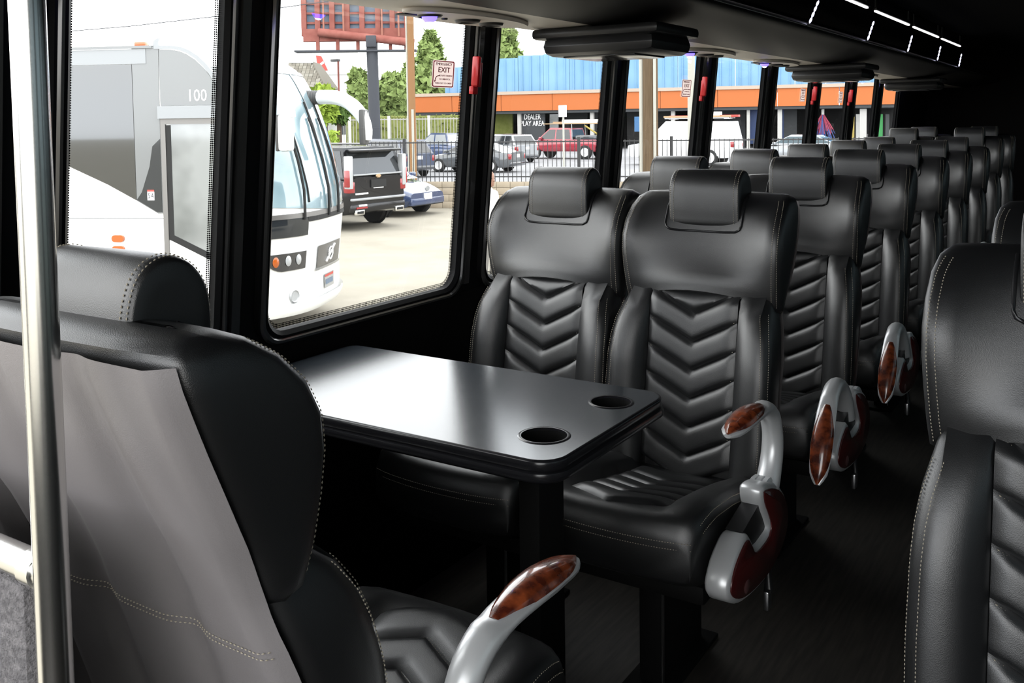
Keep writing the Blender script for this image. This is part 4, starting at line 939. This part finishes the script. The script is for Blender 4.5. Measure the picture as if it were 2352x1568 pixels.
vehicle('red_pickup', 'red pickup truck with ladder rack facing left across the street', dv(1304, 62), math.radians(180), 'car_red', 5.6, 1.92, 1.80,
        [(-2.8, 1.12), (-0.55, 1.12), (0.0, 1.12), (1.3, 1.10), (2.8, 0.98)], [(-0.75, 1.10), (-0.60, 1.76), (0.75, 1.80), (1.55, 1.10)], (0.35,), 0.40, zb=0.44, extra=pickup_extra, cat='truck', scale=(1.13, 1.1, 1.13))
def van_extra(t):
    for s in (-1, 1): obj('rack_rail', MB().tube([(-2.6, s*0.6, 2.22), (0.9, s*0.6, 2.22)], 0.03, 6), 'car_silver', t)
    for x in (-2.4, -0.9, 0.6): obj('rack_bar', MB().tube([(x, -0.75, 2.20), (x, 0.75, 2.20)], 0.03, 6), 'car_silver', t)
    obj('ladder', MB().box(-2.9, 0.9, -0.5, -0.15, 2.26, 2.36), 'red_mark', t, smooth=0)
    obj('ladder', MB().box(-2.6, 1.0, 0.15, 0.5, 2.26, 2.34), 'lumber', t, smooth=0)
    obj('load_box', MB().box(-1.9, -1.2, -0.6, 0.0, 2.30, 2.52), 'stucco', t, smooth=0)
vehicle('white_van', 'white cargo van with ladders on its roof behind the utility pole', dv(1572, 51), math.radians(184), 'car_white', 5.9, 2.0, 2.10,
        [(-2.95, 1.20), (1.0, 1.20), (1.6, 1.15), (2.95, 0.95)], [(-2.92, 1.18), (-2.70, 2.06), (0.75, 2.10), (1.85, 1.13)], (-2.35, 0.6), 0.38, zb=0.36, extra=van_extra, cat='van', tail='tail_red', roofw=0.84, glassm='car_white', scale=(1.0, 1.0, 1.13))
vehicle('silver_sedan', 'silver sedan on the street beyond the rear windows', dv(1842, 49), math.radians(181), 'car_silver', 4.8, 1.84, 1.62,
        [(-2.4, 1.12), (-1.4, 1.14), (0.8, 1.08), (1.6, 1.0), (2.4, 0.76)], [(-1.9, 1.12), (-0.85, 1.56), (0.35, 1.60), (1.45, 1.06)], (-0.3,), 0.34, glassm='car_glass_clear')

# ------------------------------------------------------------------ block wall with iron fence
Wa, Wb = at_z(1000, 417, -0.30), at_z(1420, 417, -0.30)
wd = uvn((Wb-Wa)*np.array((1, 1, 0))); wlen = 24.0; wang = math.atan2(wd[1], wd[0]); wo = Wa - wd*2.2
bw = thing('block_wall', 'low tan concrete block wall under the iron fence', 'wall', (wo[0], wo[1], G), wang); bw['kind'] = 'structure'
obj('wall_core', MB().box(0, wlen, 0.02, 0.18, 0, 0.755), 'mortar', bw, smooth=0)
bm_ = MB().box(0, 0.39, 0, 0.2, 0, 0.19, 0.006).mesh('block', 'block_tan', 40)
for r in range(3):
    for k in range(int(wlen/0.40)-1):
        if k > 40: continue
        link('block', bm_, bw, None, (k*0.40+(0.2 if r % 2 else 0), 0, r*0.198))
cap = MB().box(0, 0.39, -0.01, 0.21, 0, 0.155, 0.006).mesh('cap_block', 'block_tan', 40)
for k in range(int(wlen/0.40)-1):
    if k < 42: link('cap_block', cap, bw, None, (k*0.40, 0, 0.597))
fe = thing('iron_fence', 'black iron picket fence standing on the tan block wall', 'fence', (wo[0], wo[1], G+0.755), wang)
pk = MB().box(-0.009, 0.009, 0.09, 0.108, 0, 1.16).mesh('picket', 'iron', 0)
for k in range(int(wlen/0.127)):
    link('picket', pk, fe, None, (k*0.127, 0, 0))
for z in (0.14, 1.12): obj('rail', MB().box(0, wlen, 0.082, 0.116, z-0.018, z+0.018), 'iron', fe, smooth=0)
for k in range(0, int(wlen/2.54)+1): obj('post', MB().box(k*2.54+1.22, k*2.54+1.30, 0.06, 0.14, -0.3, 1.24), 'iron', fe, smooth=0)
gs = struct('ground_grass_strip', MB().box(-60, 60, 29.0, 30.2, G-0.3, G+0.02), 'grass')

# ------------------------------------------------------------------ poles, sign structure, trees
def post_at(px, depth): p = at_depth(px, 280, depth); return (p[0], p[1], G)
t = thing('utility_pole', 'thick brown utility pole with pale conduits in front of the white van', 'pole', post_at(1494, 24.6))
obj('trunk', MB().tube([(0, 0, 0), (0, 0, 6.5)], [0.21, 0.19], 14), 'pole_wood', t)
obj('conduit', MB().tube([(-0.22, -0.08, 0), (-0.22, -0.08, 6.4)], 0.055, 10), 'conduit', t)
obj('conduit', MB().tube([(0.18, -0.13, 0), (0.18, -0.13, 6.4)], 0.04, 8), 'conduit', t)
t = thing('wooden_pole', 'slim orange brown wooden pole beside the tall sign structure', 'pole', post_at(947, 38))
obj('trunk', MB().tube([(0, 0, 0), (0, 0, 9.5)], [0.15, 0.13], 12), 'pole_wood_light', t)
obj('conduit', MB().tube([(-0.16, -0.05, 0), (-0.16, -0.05, 7.2)], 0.05, 8), 'conduit', t)
obj('conduit', MB().tube([(0.10, -0.10, 0), (0.10, -0.10, 3.0)], 0.05, 8), 'conduit', t)
BD = 60.0; kpx = BD/FPX
sb = post_at(858, BD)
view = uvn(np.array((sb[0], sb[1], 0))); bang = math.atan2(-view[0], view[1]) - math.radians(6)
t = thing('billboard', 'rust red billboard frame seen from behind on a dark steel post', 'billboard', sb, bang)
def bz(py, px=858): return at_depth(px, py, BD)[2]-G
obj('post', MB().tube([(0.10, 0, 0), (0.0, 0, bz(96))], 0.36, 18), 'post_dark', t)
xl, xr_ = (702-858)*kpx, (940-858)*kpx
obj('cross_pipe', MB().tube([((738-858)*kpx, -0.2, bz(76, 738)), ((955-858)*kpx, -0.2, bz(104, 955)+0.12)], 0.26, 14), 'rust', t)
obj('collar', MB().box(-0.32, 0.32, -0.55, 0.3, bz(110), bz(84), 0.04), 'post_dark', t)
zt, zb1 = bz(-25), bz(82)
obj('lower_beam', MB().box(xl, xr_, 0.05, 0.4, zb1-0.35, zb1+0.45), 'rust', t, smooth=0)
obj('board', MB().box(xl+0.1, xr_-0.05, 0.42, 0.55, zb1+0.4, zt), 'board_blue', t, smooth=0)
for i, px in enumerate((704, 735, 768, 802, 836, 872, 905, 938)):
    obj('upright', MB().box((px-858)*kpx-0.16, (px-858)*kpx+0.16, 0.1, 0.41, zb1, zt), 'rust', t, smooth=0)
for px in (750, 795, 882, 920): obj('ladder_bar', MB().box((px-858)*kpx-0.05, (px-858)*kpx+0.05, -0.15, -0.02, zb1-0.1, zt), 'rust_light', t, smooth=0)
for py in (8, 30, 52): obj('stringer', MB().box(xl, xr_, 0.28, 0.36, bz(py)-0.07, bz(py)+0.07), 'rust', t, smooth=0)
obj('catwalk', MB().box((685-858)*kpx, (960-858)*kpx, -0.5, 0.5, bz(116)-0.10, bz(116)), 'post_dark', t, smooth=0)
for px in (735, 780, 826, 900, 935): obj('hanger', MB().box((px-858)*kpx-0.10, (px-858)*kpx+0.10, 0.0, 0.25, bz(116), bz(84)), 'rust', t, smooth=0)

def tree(name, label, px, depth, py_top, width_px, leafm, n=2600, trunk=True, py_bot=None, lumps=9, seed=1, cone=0.0):
    r_ = np.random.default_rng(seed); base = np.array(post_at(px, depth)); k = depth/FPX
    t = thing(name, label, 'tree', base, 0, 'trees across the street')
    top = at_depth(px, py_top, depth)[2]-G; bot = max(0.4, at_depth(px, py_bot or 262, depth)[2]-G); rx = width_px*k/2
    cen = []
    for i in range(lumps):
        h = bot+(top-bot)*(i+0.5)/lumps; q = (h-bot)/(top-bot); rr = rx*((1-q)**0.8*0.9+0.12 if cone else math.sin(math.pi*(0.15+0.75*q))**0.7)
        for j in range(3): a = r_.uniform(0, 6.28); cen.append((0.45*rr*math.cos(a), 0.45*rr*math.sin(a), h, max(0.6*rr, 0.35)))
    mb = MB(); ls = 0.16+0.0035*depth
    for i in range(n):
        x, y, z, r0 = cen[r_.integers(len(cen))]; d = uvn(r_.normal(size=3)); p = np.array((x, y, z))+d*r0*(r_.uniform(0.55, 1.05))*np.array((1, 1, (top-bot)/lumps/r0*0.9+0.25))
        a = uvn(r_.normal(size=3)); b = uvn(np.cross(a, d+0.3*r_.normal(size=3))); s = ls*r_.uniform(0.6, 1.3)
        mb.add([p-a*s, p+b*s*0.5, p+a*s, p-b*s*0.5], [(0, 1, 2, 3)])
    obj('foliage', mb, leafm, t, 'stuff', 0)
    obj('trunk', MB().tube([(0, 0, 0), (0.05, 0, bot+0.3*(top-bot)), (0, 0, bot+0.8*(top-bot))], [0.025*top+0.08, 0.02*top+0.05, 0.03], 8), 'bark', t)
tree('conifer_tree', 'tall green conifer behind the slim wooden pole', 992, 104, 80, 140, 'leaf_mid', 4500, py_bot=262, lumps=12, seed=3, cone=1)
tree('conifer_tree', 'green conifer left of the emergency sticker, close to the slim pole', 950, 112, 150, 60, 'leaf_mid', 2200, py_bot=262, lumps=9, seed=4)
tree('broadleaf_tree', 'wide green tree to the right of the dark billboard post', 905, 80, 178, 90, 'leaf_mid', 3000, py_bot=268, seed=5)
tree('broadleaf_tree', 'green tree to the left of the dark billboard post', 825, 74, 168, 56, 'leaf_mid', 2400, py_bot=268, seed=6)
tree('street_tree', 'small bright green street tree under the coach mirror arm', 745, 52, 206, 70, 'leaf_light', 1800, py_bot=276, lumps=6, seed=7)
tree('street_tree', 'small dark green street tree next to the bright green one', 778, 54, 232, 44, 'leaf_dark', 1200, py_bot=276, lumps=5, seed=8)
tree('conifer_tree', 'treetop above the blue building behind the folded screen', 1168, 120, 72, 70, 'leaf_mid', 2600, py_bot=200, lumps=8, seed=9)
def hedge(name, label, pxa, pxb, depth, pyt, seed, m='hedge'):
    a = at_depth(pxa, 280, depth); b = at_depth(pxb, 280, depth); d = uvn((b-a)*np.array((1, 1, 0))); L = np.linalg.norm((b-a)[:2]); h = at_depth(pxa, pyt, depth)[2]-G
    t = thing(name, label, 'hedge', (a[0], a[1], G), math.atan2(d[1], d[0])); r_ = np.random.default_rng(seed)
    obj('hedge_body', MB().box(0, L, -0.4, 0.4, 0, h, 0.2), m, t)
    mb = MB()
    for i in range(int(900)):
        p = np.array((r_.uniform(0, L), r_.choice((-0.42, 0.42, r_.uniform(-0.4, 0.4))), r_.uniform(0.05, h+0.05))); a_ = uvn(r_.normal(size=3)); b_ = uvn(r_.normal(size=3)); s = 0.16
        mb.add([p-a_*s, p+b_*s, p+a_*s], [(0, 1, 2)])
    obj('foliage', mb, m, t, 'stuff', 0)
hedge('hedge', 'olive green hedge behind the pale fence', 795, 1060, 72, 268, 11)
hedge('low_shrub', 'low yellow green shrub at the kerb behind the coach mirror', 735, 772, 50, 305, 12, 'leaf_light')
t = thing('pale_fence', 'pale metal picket fence in front of the olive hedge', 'fence', post_at(775, 66)); a = at_depth(775, 280, 66); b = at_depth(1060, 280, 66); d = uvn((b-a)*np.array((1, 1, 0)))
t.rotation_euler = (0, 0, math.atan2(d[1], d[0])); Lf = float(np.linalg.norm((b-a)[:2])); hf = at_depth(900, 271, 66)[2]-G
pk2 = MB().box(-0.02, 0.02, -0.02, 0.02, 0, hf).mesh('picket', 'pale_iron', 0)
for k in range(int(Lf/0.22)): link('picket', pk2, t, None, (k*0.22, 0, 0))
for z in (0.3, hf-0.1): obj('rail', MB().box(0, Lf, -0.03, 0.03, z-0.04, z+0.04), 'pale_iron', t, smooth=0)
for px in (803, 893, 938, 985): q = float(np.linalg.norm((at_depth(px, 280, 66)-a)[:2])); obj('post', MB().box(q-0.09, q+0.09, -0.09, 0.09, 0, hf+0.15), 'stucco', t, smooth=0)

# ------------------------------------------------------------------ shingled roof, sign board, street lamp
def quad_px(corners, depth): return [at_depth(x, y, depth) for x, y in corners]
A0 = at_depth(664, 137, 74); ex = uvn(RIGHT*np.array((1, 1, 0)))
t = thing('shingled_roof', 'grey shingled sloping roof end behind the coach windshield', 'roof', (A0[0], A0[1], G), math.atan2(ex[1], ex[0]))
kq = 74/FPX; zt = A0[2]-G
def rp(px, py, dy): return ((px-664)*kq, dy, zt-(py-137)*kq)
rows = 9
for r in range(rows):
    q0, q1 = r/rows, (r+1)/rows
    yl = lambda q: -0.2-2.4*q
    xa0, xb0 = 664+q0*36, 717+q0*43; n = 6
    for k in range(n):
        f0, f1 = k/n, (k+1)/n; sft = 0.5/n if r % 2 else 0
        pa_, pb_ = xa0+(xb0-xa0)*min(f0+sft*(k > 0), 1), xa0+(xb0-xa0)*min(f1+sft, 1)
        y0_, y1_ = 144+58*q0, 144+58*q1+1.5
        pts = [rp(pa_+0.4, y0_, yl(q0)), rp(pb_-0.4, y0_, yl(q0)), rp(pb_-0.4, y1_, yl(q1)-0.08), rp(pa_+0.4, y1_, yl(q1)-0.08)]
        if pts[1][0]-pts[0][0] > 0.1: obj('shingle', MB().loft([pts, [(x, y+0.1, z-0.04) for x, y, z in pts]]), random.choice(['shingle_a', 'shingle_b', 'shingle_c']), t, smooth=0)
obj('ridge_cap', MB().loft([[rp(664, 136, 0), rp(716, 138, 0), rp(720, 146, -0.3), rp(669, 145, -0.3)], [rp(664, 136, 0.6), rp(716, 138, 0.6), rp(720, 146, 0.6), rp(669, 145, 0.6)]]), 'grey_paint', t, smooth=0)
obj('roof_deck', MB().loft([[rp(666, 142, 0.0), rp(718, 142, 0.0), rp(762, 205, -2.5), rp(700, 205, -2.5)], [rp(666, 142, 3), rp(718, 142, 3), rp(762, 205, 3), rp(700, 205, 3)]]), 'shingle_a', t, smooth=0)
obj('wall', MB().box((672-664)*kq, (757-664)*kq, -1.9, 2.6, 0, zt-65*kq), 'stucco', t, smooth=0)
def block_building(name, label, px0, px1, py_top, depth, m, dep=8.0, cat='building'):
    a = at_depth(px0, 280, depth); b = at_depth(px1, 280, depth); d = uvn((b-a)*np.array((1, 1, 0))); L = float(np.linalg.norm((b-a)[:2])); h = at_depth((px0+px1)/2, py_top, depth)[2]-G
    t = thing(name, label, cat, (a[0], a[1], G), math.atan2(d[1], d[0]))
    obj('wall', MB().box(0, L, 0, dep, 0, h), m, t, smooth=0)
    obj('parapet', MB().box(-0.1, L+0.1, -0.1, dep+0.1, h, h+0.25), m, t, smooth=0)
    return t, L, h
t, L, h = block_building('white_building', 'pale stucco building behind the street trees', 700, 806, 172, 92, 'stucco')
for k in range(3): obj('window', MB().box(L*(0.1+0.3*k), L*(0.28+0.3*k), -0.05, 0.02, h*0.2, h*0.55), 'bay_grey', t, smooth=0)
obj('shopfront', MB().box(0.3, L*0.62, -0.06, 0.02, 0.6, h*0.36), 'bay_dark', t, smooth=0)
p0 = post_at(738, 115); kk = 115/FPX
t = thing('sign_board', 'white sign board with a red slanted shape above the pale building', 'sign', p0, math.atan2(ex[1], ex[0]))
z0, z1 = at_depth(738, 168, 115)[2]-G, at_depth(738, 95, 115)[2]-G
obj('panel', MB().box(-66*kk, 86*kk, 0, 0.5, z0, z1), 'stucco', t, smooth=0)
obj('rim', MB().box(-67*kk, 87*kk, -0.05, 0.55, z0-0.15, z0), 'coach_grey', t, smooth=0)
obj('red_shape', MB().prism([(-4*kk, z0+4*kk), (18*kk, z0+6*kk), (4*kk, z0+38*kk), (-8*kk, z0+40*kk)], lambda p, q, h: (p, h, q), -0.06, 0.0), 'red_mark', t, smooth=0)
obj('white_stripe', MB().prism([(-2*kk, z0+14*kk), (10*kk, z0+22*kk), (8*kk, z0+27*kk), (-4*kk, z0+18*kk)], lambda p, q, h: (p, h, q), -0.09, -0.05), 'white_mark', t, smooth=0)
for x in (-50*kk, 70*kk): obj('post', MB().box(x-0.2, x+0.2, 0.1, 0.4, 0, z0), 'stucco', t, smooth=0)
t = thing('street_lamp', 'thin brown street lamp with a box head left of the billboard post', 'street lamp', post_at(780, 62)); z1 = at_depth(780, 141, 62)[2]-G
obj('pole', MB().tube([(0, 0, 0), (0, 0, z1)], 0.06, 8), 'rust', t)
obj('lamp_head', MB().box(-0.55, 0.05, -0.15, 0.15, z1-0.02, z1+0.14, 0.03), 'bellows', t)
# overhead wires and a far mast
def wire(label, pts): o = obj('overhead_wire', MB().tube([at_depth(x, y, d) for x, y, d in pts], 0.02, 5), 'post_dark'); tag(o, label, 'cable', 'overhead wires')
wire('thin overhead wire above the coach roof in the sky', [(120, 75, 40), (300, 60, 40), (520, 35, 40), (760, 2, 40)])

# ------------------------------------------------------------------ car wash building
BL, BR = at_depth(935, 280, 88), at_depth(2075, 270, 74)
bd = uvn((BR-BL)*np.array((1, 1, 0))); blen = float(np.linalg.norm((BR-BL)[:2]))
t = thing('car_wash', 'long low car wash building with orange fascia and blue upper cladding', 'building', (BL[0], BL[1], G), math.atan2(bd[1], bd[0]))
bn = np.array((-bd[1], bd[0], 0))
def on_front(px, py, off=0.0):
    d = ray(px, py); o = BL+bn*off; s = np.dot(o-CAM, bn)/np.dot(d, bn); q = CAM+d*s-np.array((BL[0], BL[1], G)); return q@bd, q[2]
zf0, zf1 = on_front(1500, 249)[1], on_front(1500, 210)[1]
seg = 9
for k in range(seg):
    obj('fascia_panel', MB().box(k*blen/seg+0.02, (k+1)*blen/seg-0.02, -0.5, 0.0, zf0, zf1), 'fascia_orange', t, smooth=0)
obj('fascia_cap', MB().box(-0.1, blen, -0.6, 0.2, zf1, zf1+0.28), 'fascia_cap', t, smooth=0)
obj('soffit', MB().box(0, blen, -0.4, 9, zf0-0.25, zf0), 'bay_grey', t, smooth=0)
xs0 = on_front(1012, 200)[0]; zc1 = on_front(1380, 117)[1]
nb = int((blen-xs0)/2.4)
for k in range(nb):
    x0 = xs0+k*2.4; hh = zc1 if k > 3 else zc1-0.9+0.9*math.sin(math.pi/2*k/4.0)
    obj('cladding_sheet', MB().box(x0+0.01, x0+2.38, 1.0+0.04*(k % 2), 1.2, zf1-0.3, hh), 'cladding_blue', t, smooth=0)
    for j in range(3): obj('rib', MB().box(x0+0.4+j*0.8-0.04, x0+0.4+j*0.8+0.04, 0.93, 1.0+0.04*(k % 2), zf1-0.3, hh-0.05), 'cladding_blue', t, smooth=0)
obj('back_wall', MB().box(0, blen, 8.0, 8.2, 0, zf0), 'bay_dark', t, smooth=0)
obj('gable', MB().box(-0.1, 0.1, 0, 8.2, 0, zf0), 'stucco', t, smooth=0)
def bay(name, pxa, pxb, pyt, pyb, m, off=0.0, th=0.2, parent=None):
    x0, z1 = on_front(pxa, pyt, off); x1, z0 = on_front(pxb, pyb, off)
    return obj(name, MB().box(x0, x1, off, off+th, max(z0, 0.0), z1), m, parent or t, smooth=0)
for a, b in ((1188, 1197), (1355, 1364), (1541, 1550), (1715, 1722), (1786, 1796), (1975, 1990)): bay('column', a, b, 250, 345, 'bay_white', -0.1, 0.4)
sg = bay('grey_sign_wall', 1197, 1252, 258, 345, 'bay_grey', 0.2, 0.2)
for body, py in (('DEALER', 269), ('PLAY AREA', 284)):
    x, z = on_front(1223, py, 0.2); text('lettering', body, 'white_mark', 0.66, sg, frame_matrix((x, 0.17, z), (1, 0, 0), (0, 0, 1)), sx=0.68, depth=0.02)
bay('hedge_view', 1135, 1178, 262, 345, 'hedge', 1.5, 0.3); bay('grey_door', 1262, 1283, 262, 345, 'car_silver', 1.0)
bay('dark_bay', 1296, 1350, 255, 345, 'bay_dark', 2.0); bay('grey_bay', 1366, 1400, 255, 345, 'bay_grey', 2.0); bay('dark_bay', 1440, 1540, 252, 345, 'bay_dark', 2.0)
bay('blue_curtain', 1722, 1746, 250, 330, 'bay_blue', 0.6); bay('blue_curtain', 1795, 1800, 250, 345, 'bay_blue', 0.6); bay('grey_bay', 1640, 1712, 250, 345, 'bay_grey', 3.0); bay('tan_wall', 1798, 1830, 250, 345, 'bay_grey', 1.5)
bay('green_flap', 2015, 2027, 262, 345, 'flap_green', 0.5); bay('yellow_flap', 1952, 1962, 268, 345, 'flap_yellow', 0.5); bay('grey_machine', 1966, 1974, 262, 345, 'stucco', 0.7); bay('grey_flap', 2034, 2042, 262, 345, 'bay_grey', 0.5)
bay('tarp', 1457, 1475, 268, 302, 'tarp', -0.4)
bx_, bz_ = on_front(1890, 262, 0.4)
br = obj('brush_hub', MB().tube([(bx_, 0.4, bz_+0.4), (bx_, 0.4, bz_-2.0)], 0.12, 10), 'stucco', t)
for col_, sd in (('brush_red', 21), ('brush_blue', 22)):
    r_ = np.random.default_rng(sd); mb = MB()
    for k in range(90):
        a = r_.uniform(0, 6.28); q = r_.uniform(0.2, 1.0); L_ = r_.uniform(1.5, 2.3)
        pth = [(bx_+0.1*math.cos(a), 0.4+0.1*math.sin(a), bz_-0.05)]
        for f_ in (0.3, 0.65, 1.0): pth.append((bx_+math.cos(a)*q*1.0*f_**0.8, 0.4+math.sin(a)*q*1.0*f_**0.8, bz_-0.05-L_*f_*(0.75 if col_ == 'brush_red' else 1.0)))
        mb.tube(pth, 0.03, 4)
    o = obj('brush_strands', mb, col_, br, 'stuff', 0)
# parking sign pole in front of the pickup
t = thing('parking_sign', 'small white parking sign on a pole in front of the red pickup', 'sign', post_at(1294, 45)); z1 = at_depth(1294, 242, 45)[2]-G
obj('pole', MB().tube([(0, 0, 0), (0, 0, z1)], 0.05, 8), 'conduit', t); obj('plate', MB().box(-0.22, 0.22, -0.08, -0.05, z1-0.55, z1, 0.01), 'white_mark', t)
t = thing('street_light_pole', 'pale grey light pole rising past the orange fascia near the exit sticker', 'pole', post_at(1588, 33))
obj('pole', MB().tube([(0, 0, 0), (0, 0, 7.5)], [0.14, 0.11], 12), 'conduit', t)

# ------------------------------------------------------------------ person in white by the fence
pl_ = gxy(1124, 668)
def person():
    t = thing('person', 'person in a white shirt standing outside beyond the window seat', 'person', (pl_[0], pl_[1], G), math.atan2(-pl_[1], -pl_[0])+math.pi/2+0.9)
    J = {'pelvis': (0, 0, 0.93), 'waist': (0, 0, 1.08), 'chest': (0, 0.01, 1.30), 'neck0': (0, 0.01, 1.46), 'neck': (0, -0.01, 1.54), 'sl': (0.17, 0.01, 1.42), 'el': (0.23, 0.03, 1.14), 'wl': (0.25, -0.06, 0.90), 'hl': (0.25, -0.09, 0.82),
         'sr': (-0.17, 0.01, 1.42), 'er': (-0.23, 0.03, 1.14), 'wr': (-0.25, -0.06, 0.90), 'hr': (-0.25, -0.09, 0.82), 'pl': (0.09, 0, 0.88), 'kl': (0.10, -0.01, 0.50), 'al': (0.10, 0.02, 0.09), 'tl': (0.11, -0.13, 0.04), 'pr': (-0.09, 0, 0.88), 'kr': (-0.10, -0.01, 0.50), 'ar': (-0.10, 0.02, 0.09), 'tr': (-0.11, -0.13, 0.04)}
    Rr = {'pelvis': 0.14, 'waist': 0.13, 'chest': 0.155, 'neck0': 0.08, 'neck': 0.055, 'sl': 0.07, 'el': 0.045, 'wl': 0.032, 'hl': 0.036, 'sr': 0.07, 'er': 0.045, 'wr': 0.032, 'hr': 0.036, 'pl': 0.10, 'kl': 0.065, 'al': 0.045, 'tl': 0.04, 'pr': 0.10, 'kr': 0.065, 'ar': 0.045, 'tr': 0.04}
    E_ = [('pelvis', 'waist'), ('waist', 'chest'), ('chest', 'neck0'), ('neck0', 'neck'), ('chest', 'sl'), ('sl', 'el'), ('el', 'wl'), ('wl', 'hl'), ('chest', 'sr'), ('sr', 'er'), ('er', 'wr'), ('wr', 'hr'), ('pelvis', 'pl'), ('pl', 'kl'), ('kl', 'al'), ('al', 'tl'), ('pelvis', 'pr'), ('pr', 'kr'), ('kr', 'ar'), ('ar', 'tr')]
    ks = list(J); me = bpy.data.meshes.new('body'); me.from_pydata([J[k] for k in ks], [(ks.index(a), ks.index(b)) for a, b in E_], []); me.update()
    tmp = bpy.data.objects.new('tmp', me); COL.objects.link(tmp)
    sk = tmp.modifiers.new('skin', 'SKIN')
    for i, k in enumerate(ks): me.skin_vertices[0].data[i].radius = (Rr[k], Rr[k]*(0.75 if k in ('chest', 'waist', 'pelvis') else 1)); me.skin_vertices[0].data[i].use_root = (k == 'pelvis')
    sd_ = tmp.modifiers.new('sub', 'SUBSURF'); sd_.levels = 2; sd_.render_levels = 2
    bpy.context.view_layer.update()
    bme = bpy.data.meshes.new_from_object(tmp.evaluated_get(bpy.context.evaluated_depsgraph_get())); bpy.data.objects.remove(tmp)
    bme.materials.clear()
    for m in ('trousers', 'shirt', 'skin'): bme.materials.append(MAT[m])
    for p in bme.polygons:
        c = p.center; p.use_smooth = True
        p.material_index = 0 if c.z < 0.93 and abs(c.x) < 0.2 else (2 if c.z > 1.50 or (abs(c.x) > 0.19 and c.z < 1.12) else 1)
    b = link('body', bme, t)
    head = MB().loft([[(rx*math.cos(a), -0.015+off+ry*math.sin(a), 1.60+h) for a in np.linspace(0, 2*math.pi, 18, endpoint=False)] for h, rx, ry, off in ((-0.09, 0.03, 0.035, -0.03), (-0.07, 0.05, 0.07, -0.02), (-0.03, 0.064, 0.086, -0.008), (0.02, 0.072, 0.094, 0), (0.06, 0.075, 0.098, 0.004), (0.10, 0.068, 0.088, 0.006), (0.13, 0.05, 0.065, 0.008), (0.145, 0.02, 0.03, 0.01))])
    head.loft([[(0.014*k*math.cos(a), -0.105-d, 1.605+h+0.012*k*math.sin(a)) for a in np.linspace(0, 6.28, 8, endpoint=False)] for k, d, h in ((1.3, -0.012, 0), (1.0, 0.012, -0.006), (0.4, 0.02, -0.010))])
    for s in (-1, 1): head.tube([(s*0.072, 0.0, 1.57), (s*0.082, 0.008, 1.60), (s*0.076, 0.012, 1.63)], 0.012, 6)
    hd_ = obj('head', head, 'skin', t)
    for s in (-1, 1):
        obj('eye', MB().lathe([(0.001, 0.006), (0.008, 0.003), (0.010, 0.0)], lambda x, y, h: (s*0.03+x, -0.100-h, 1.63+y*0.6), 10), 'hair', hd_)
    obj('mouth', MB().box(-0.022, 0.022, -0.094, -0.086, 1.548, 1.556), 'red_mark', hd_, smooth=0)
    hair = MB().loft([[(1.05*rx*math.cos(a), 0.002+1.05*ry*math.sin(a)+0.008, 1.60+h+(0.035 if math.sin(a) < -0.3 else 0)*(h < 0.08)) for a in np.linspace(0, 2*math.pi, 18, endpoint=False)] for h, rx, ry in ((0.03, 0.073, 0.092), (0.07, 0.077, 0.100), (0.105, 0.072, 0.092), (0.135, 0.054, 0.07), (0.152, 0.02, 0.03))])
    obj('hair', hair, 'hair', t)
    for s in (-1, 1):
        for k in range(4):
            x0 = s*(0.25); y0 = -0.105+0.018*k
            obj('finger', MB().tube([(x0, y0, 0.80), (x0+s*-0.003, y0-0.006, 0.76), (x0-s*0.012, y0-0.012, 0.725+0.006*abs(k-1.5))], [0.009, 0.008, 0.006], 6), 'skin', t)
        obj('thumb', MB().tube([(s*0.25, -0.125, 0.83), (s*0.235, -0.145, 0.79), (s*0.225, -0.150, 0.765)], [0.010, 0.009, 0.007], 6), 'skin', t)
person()
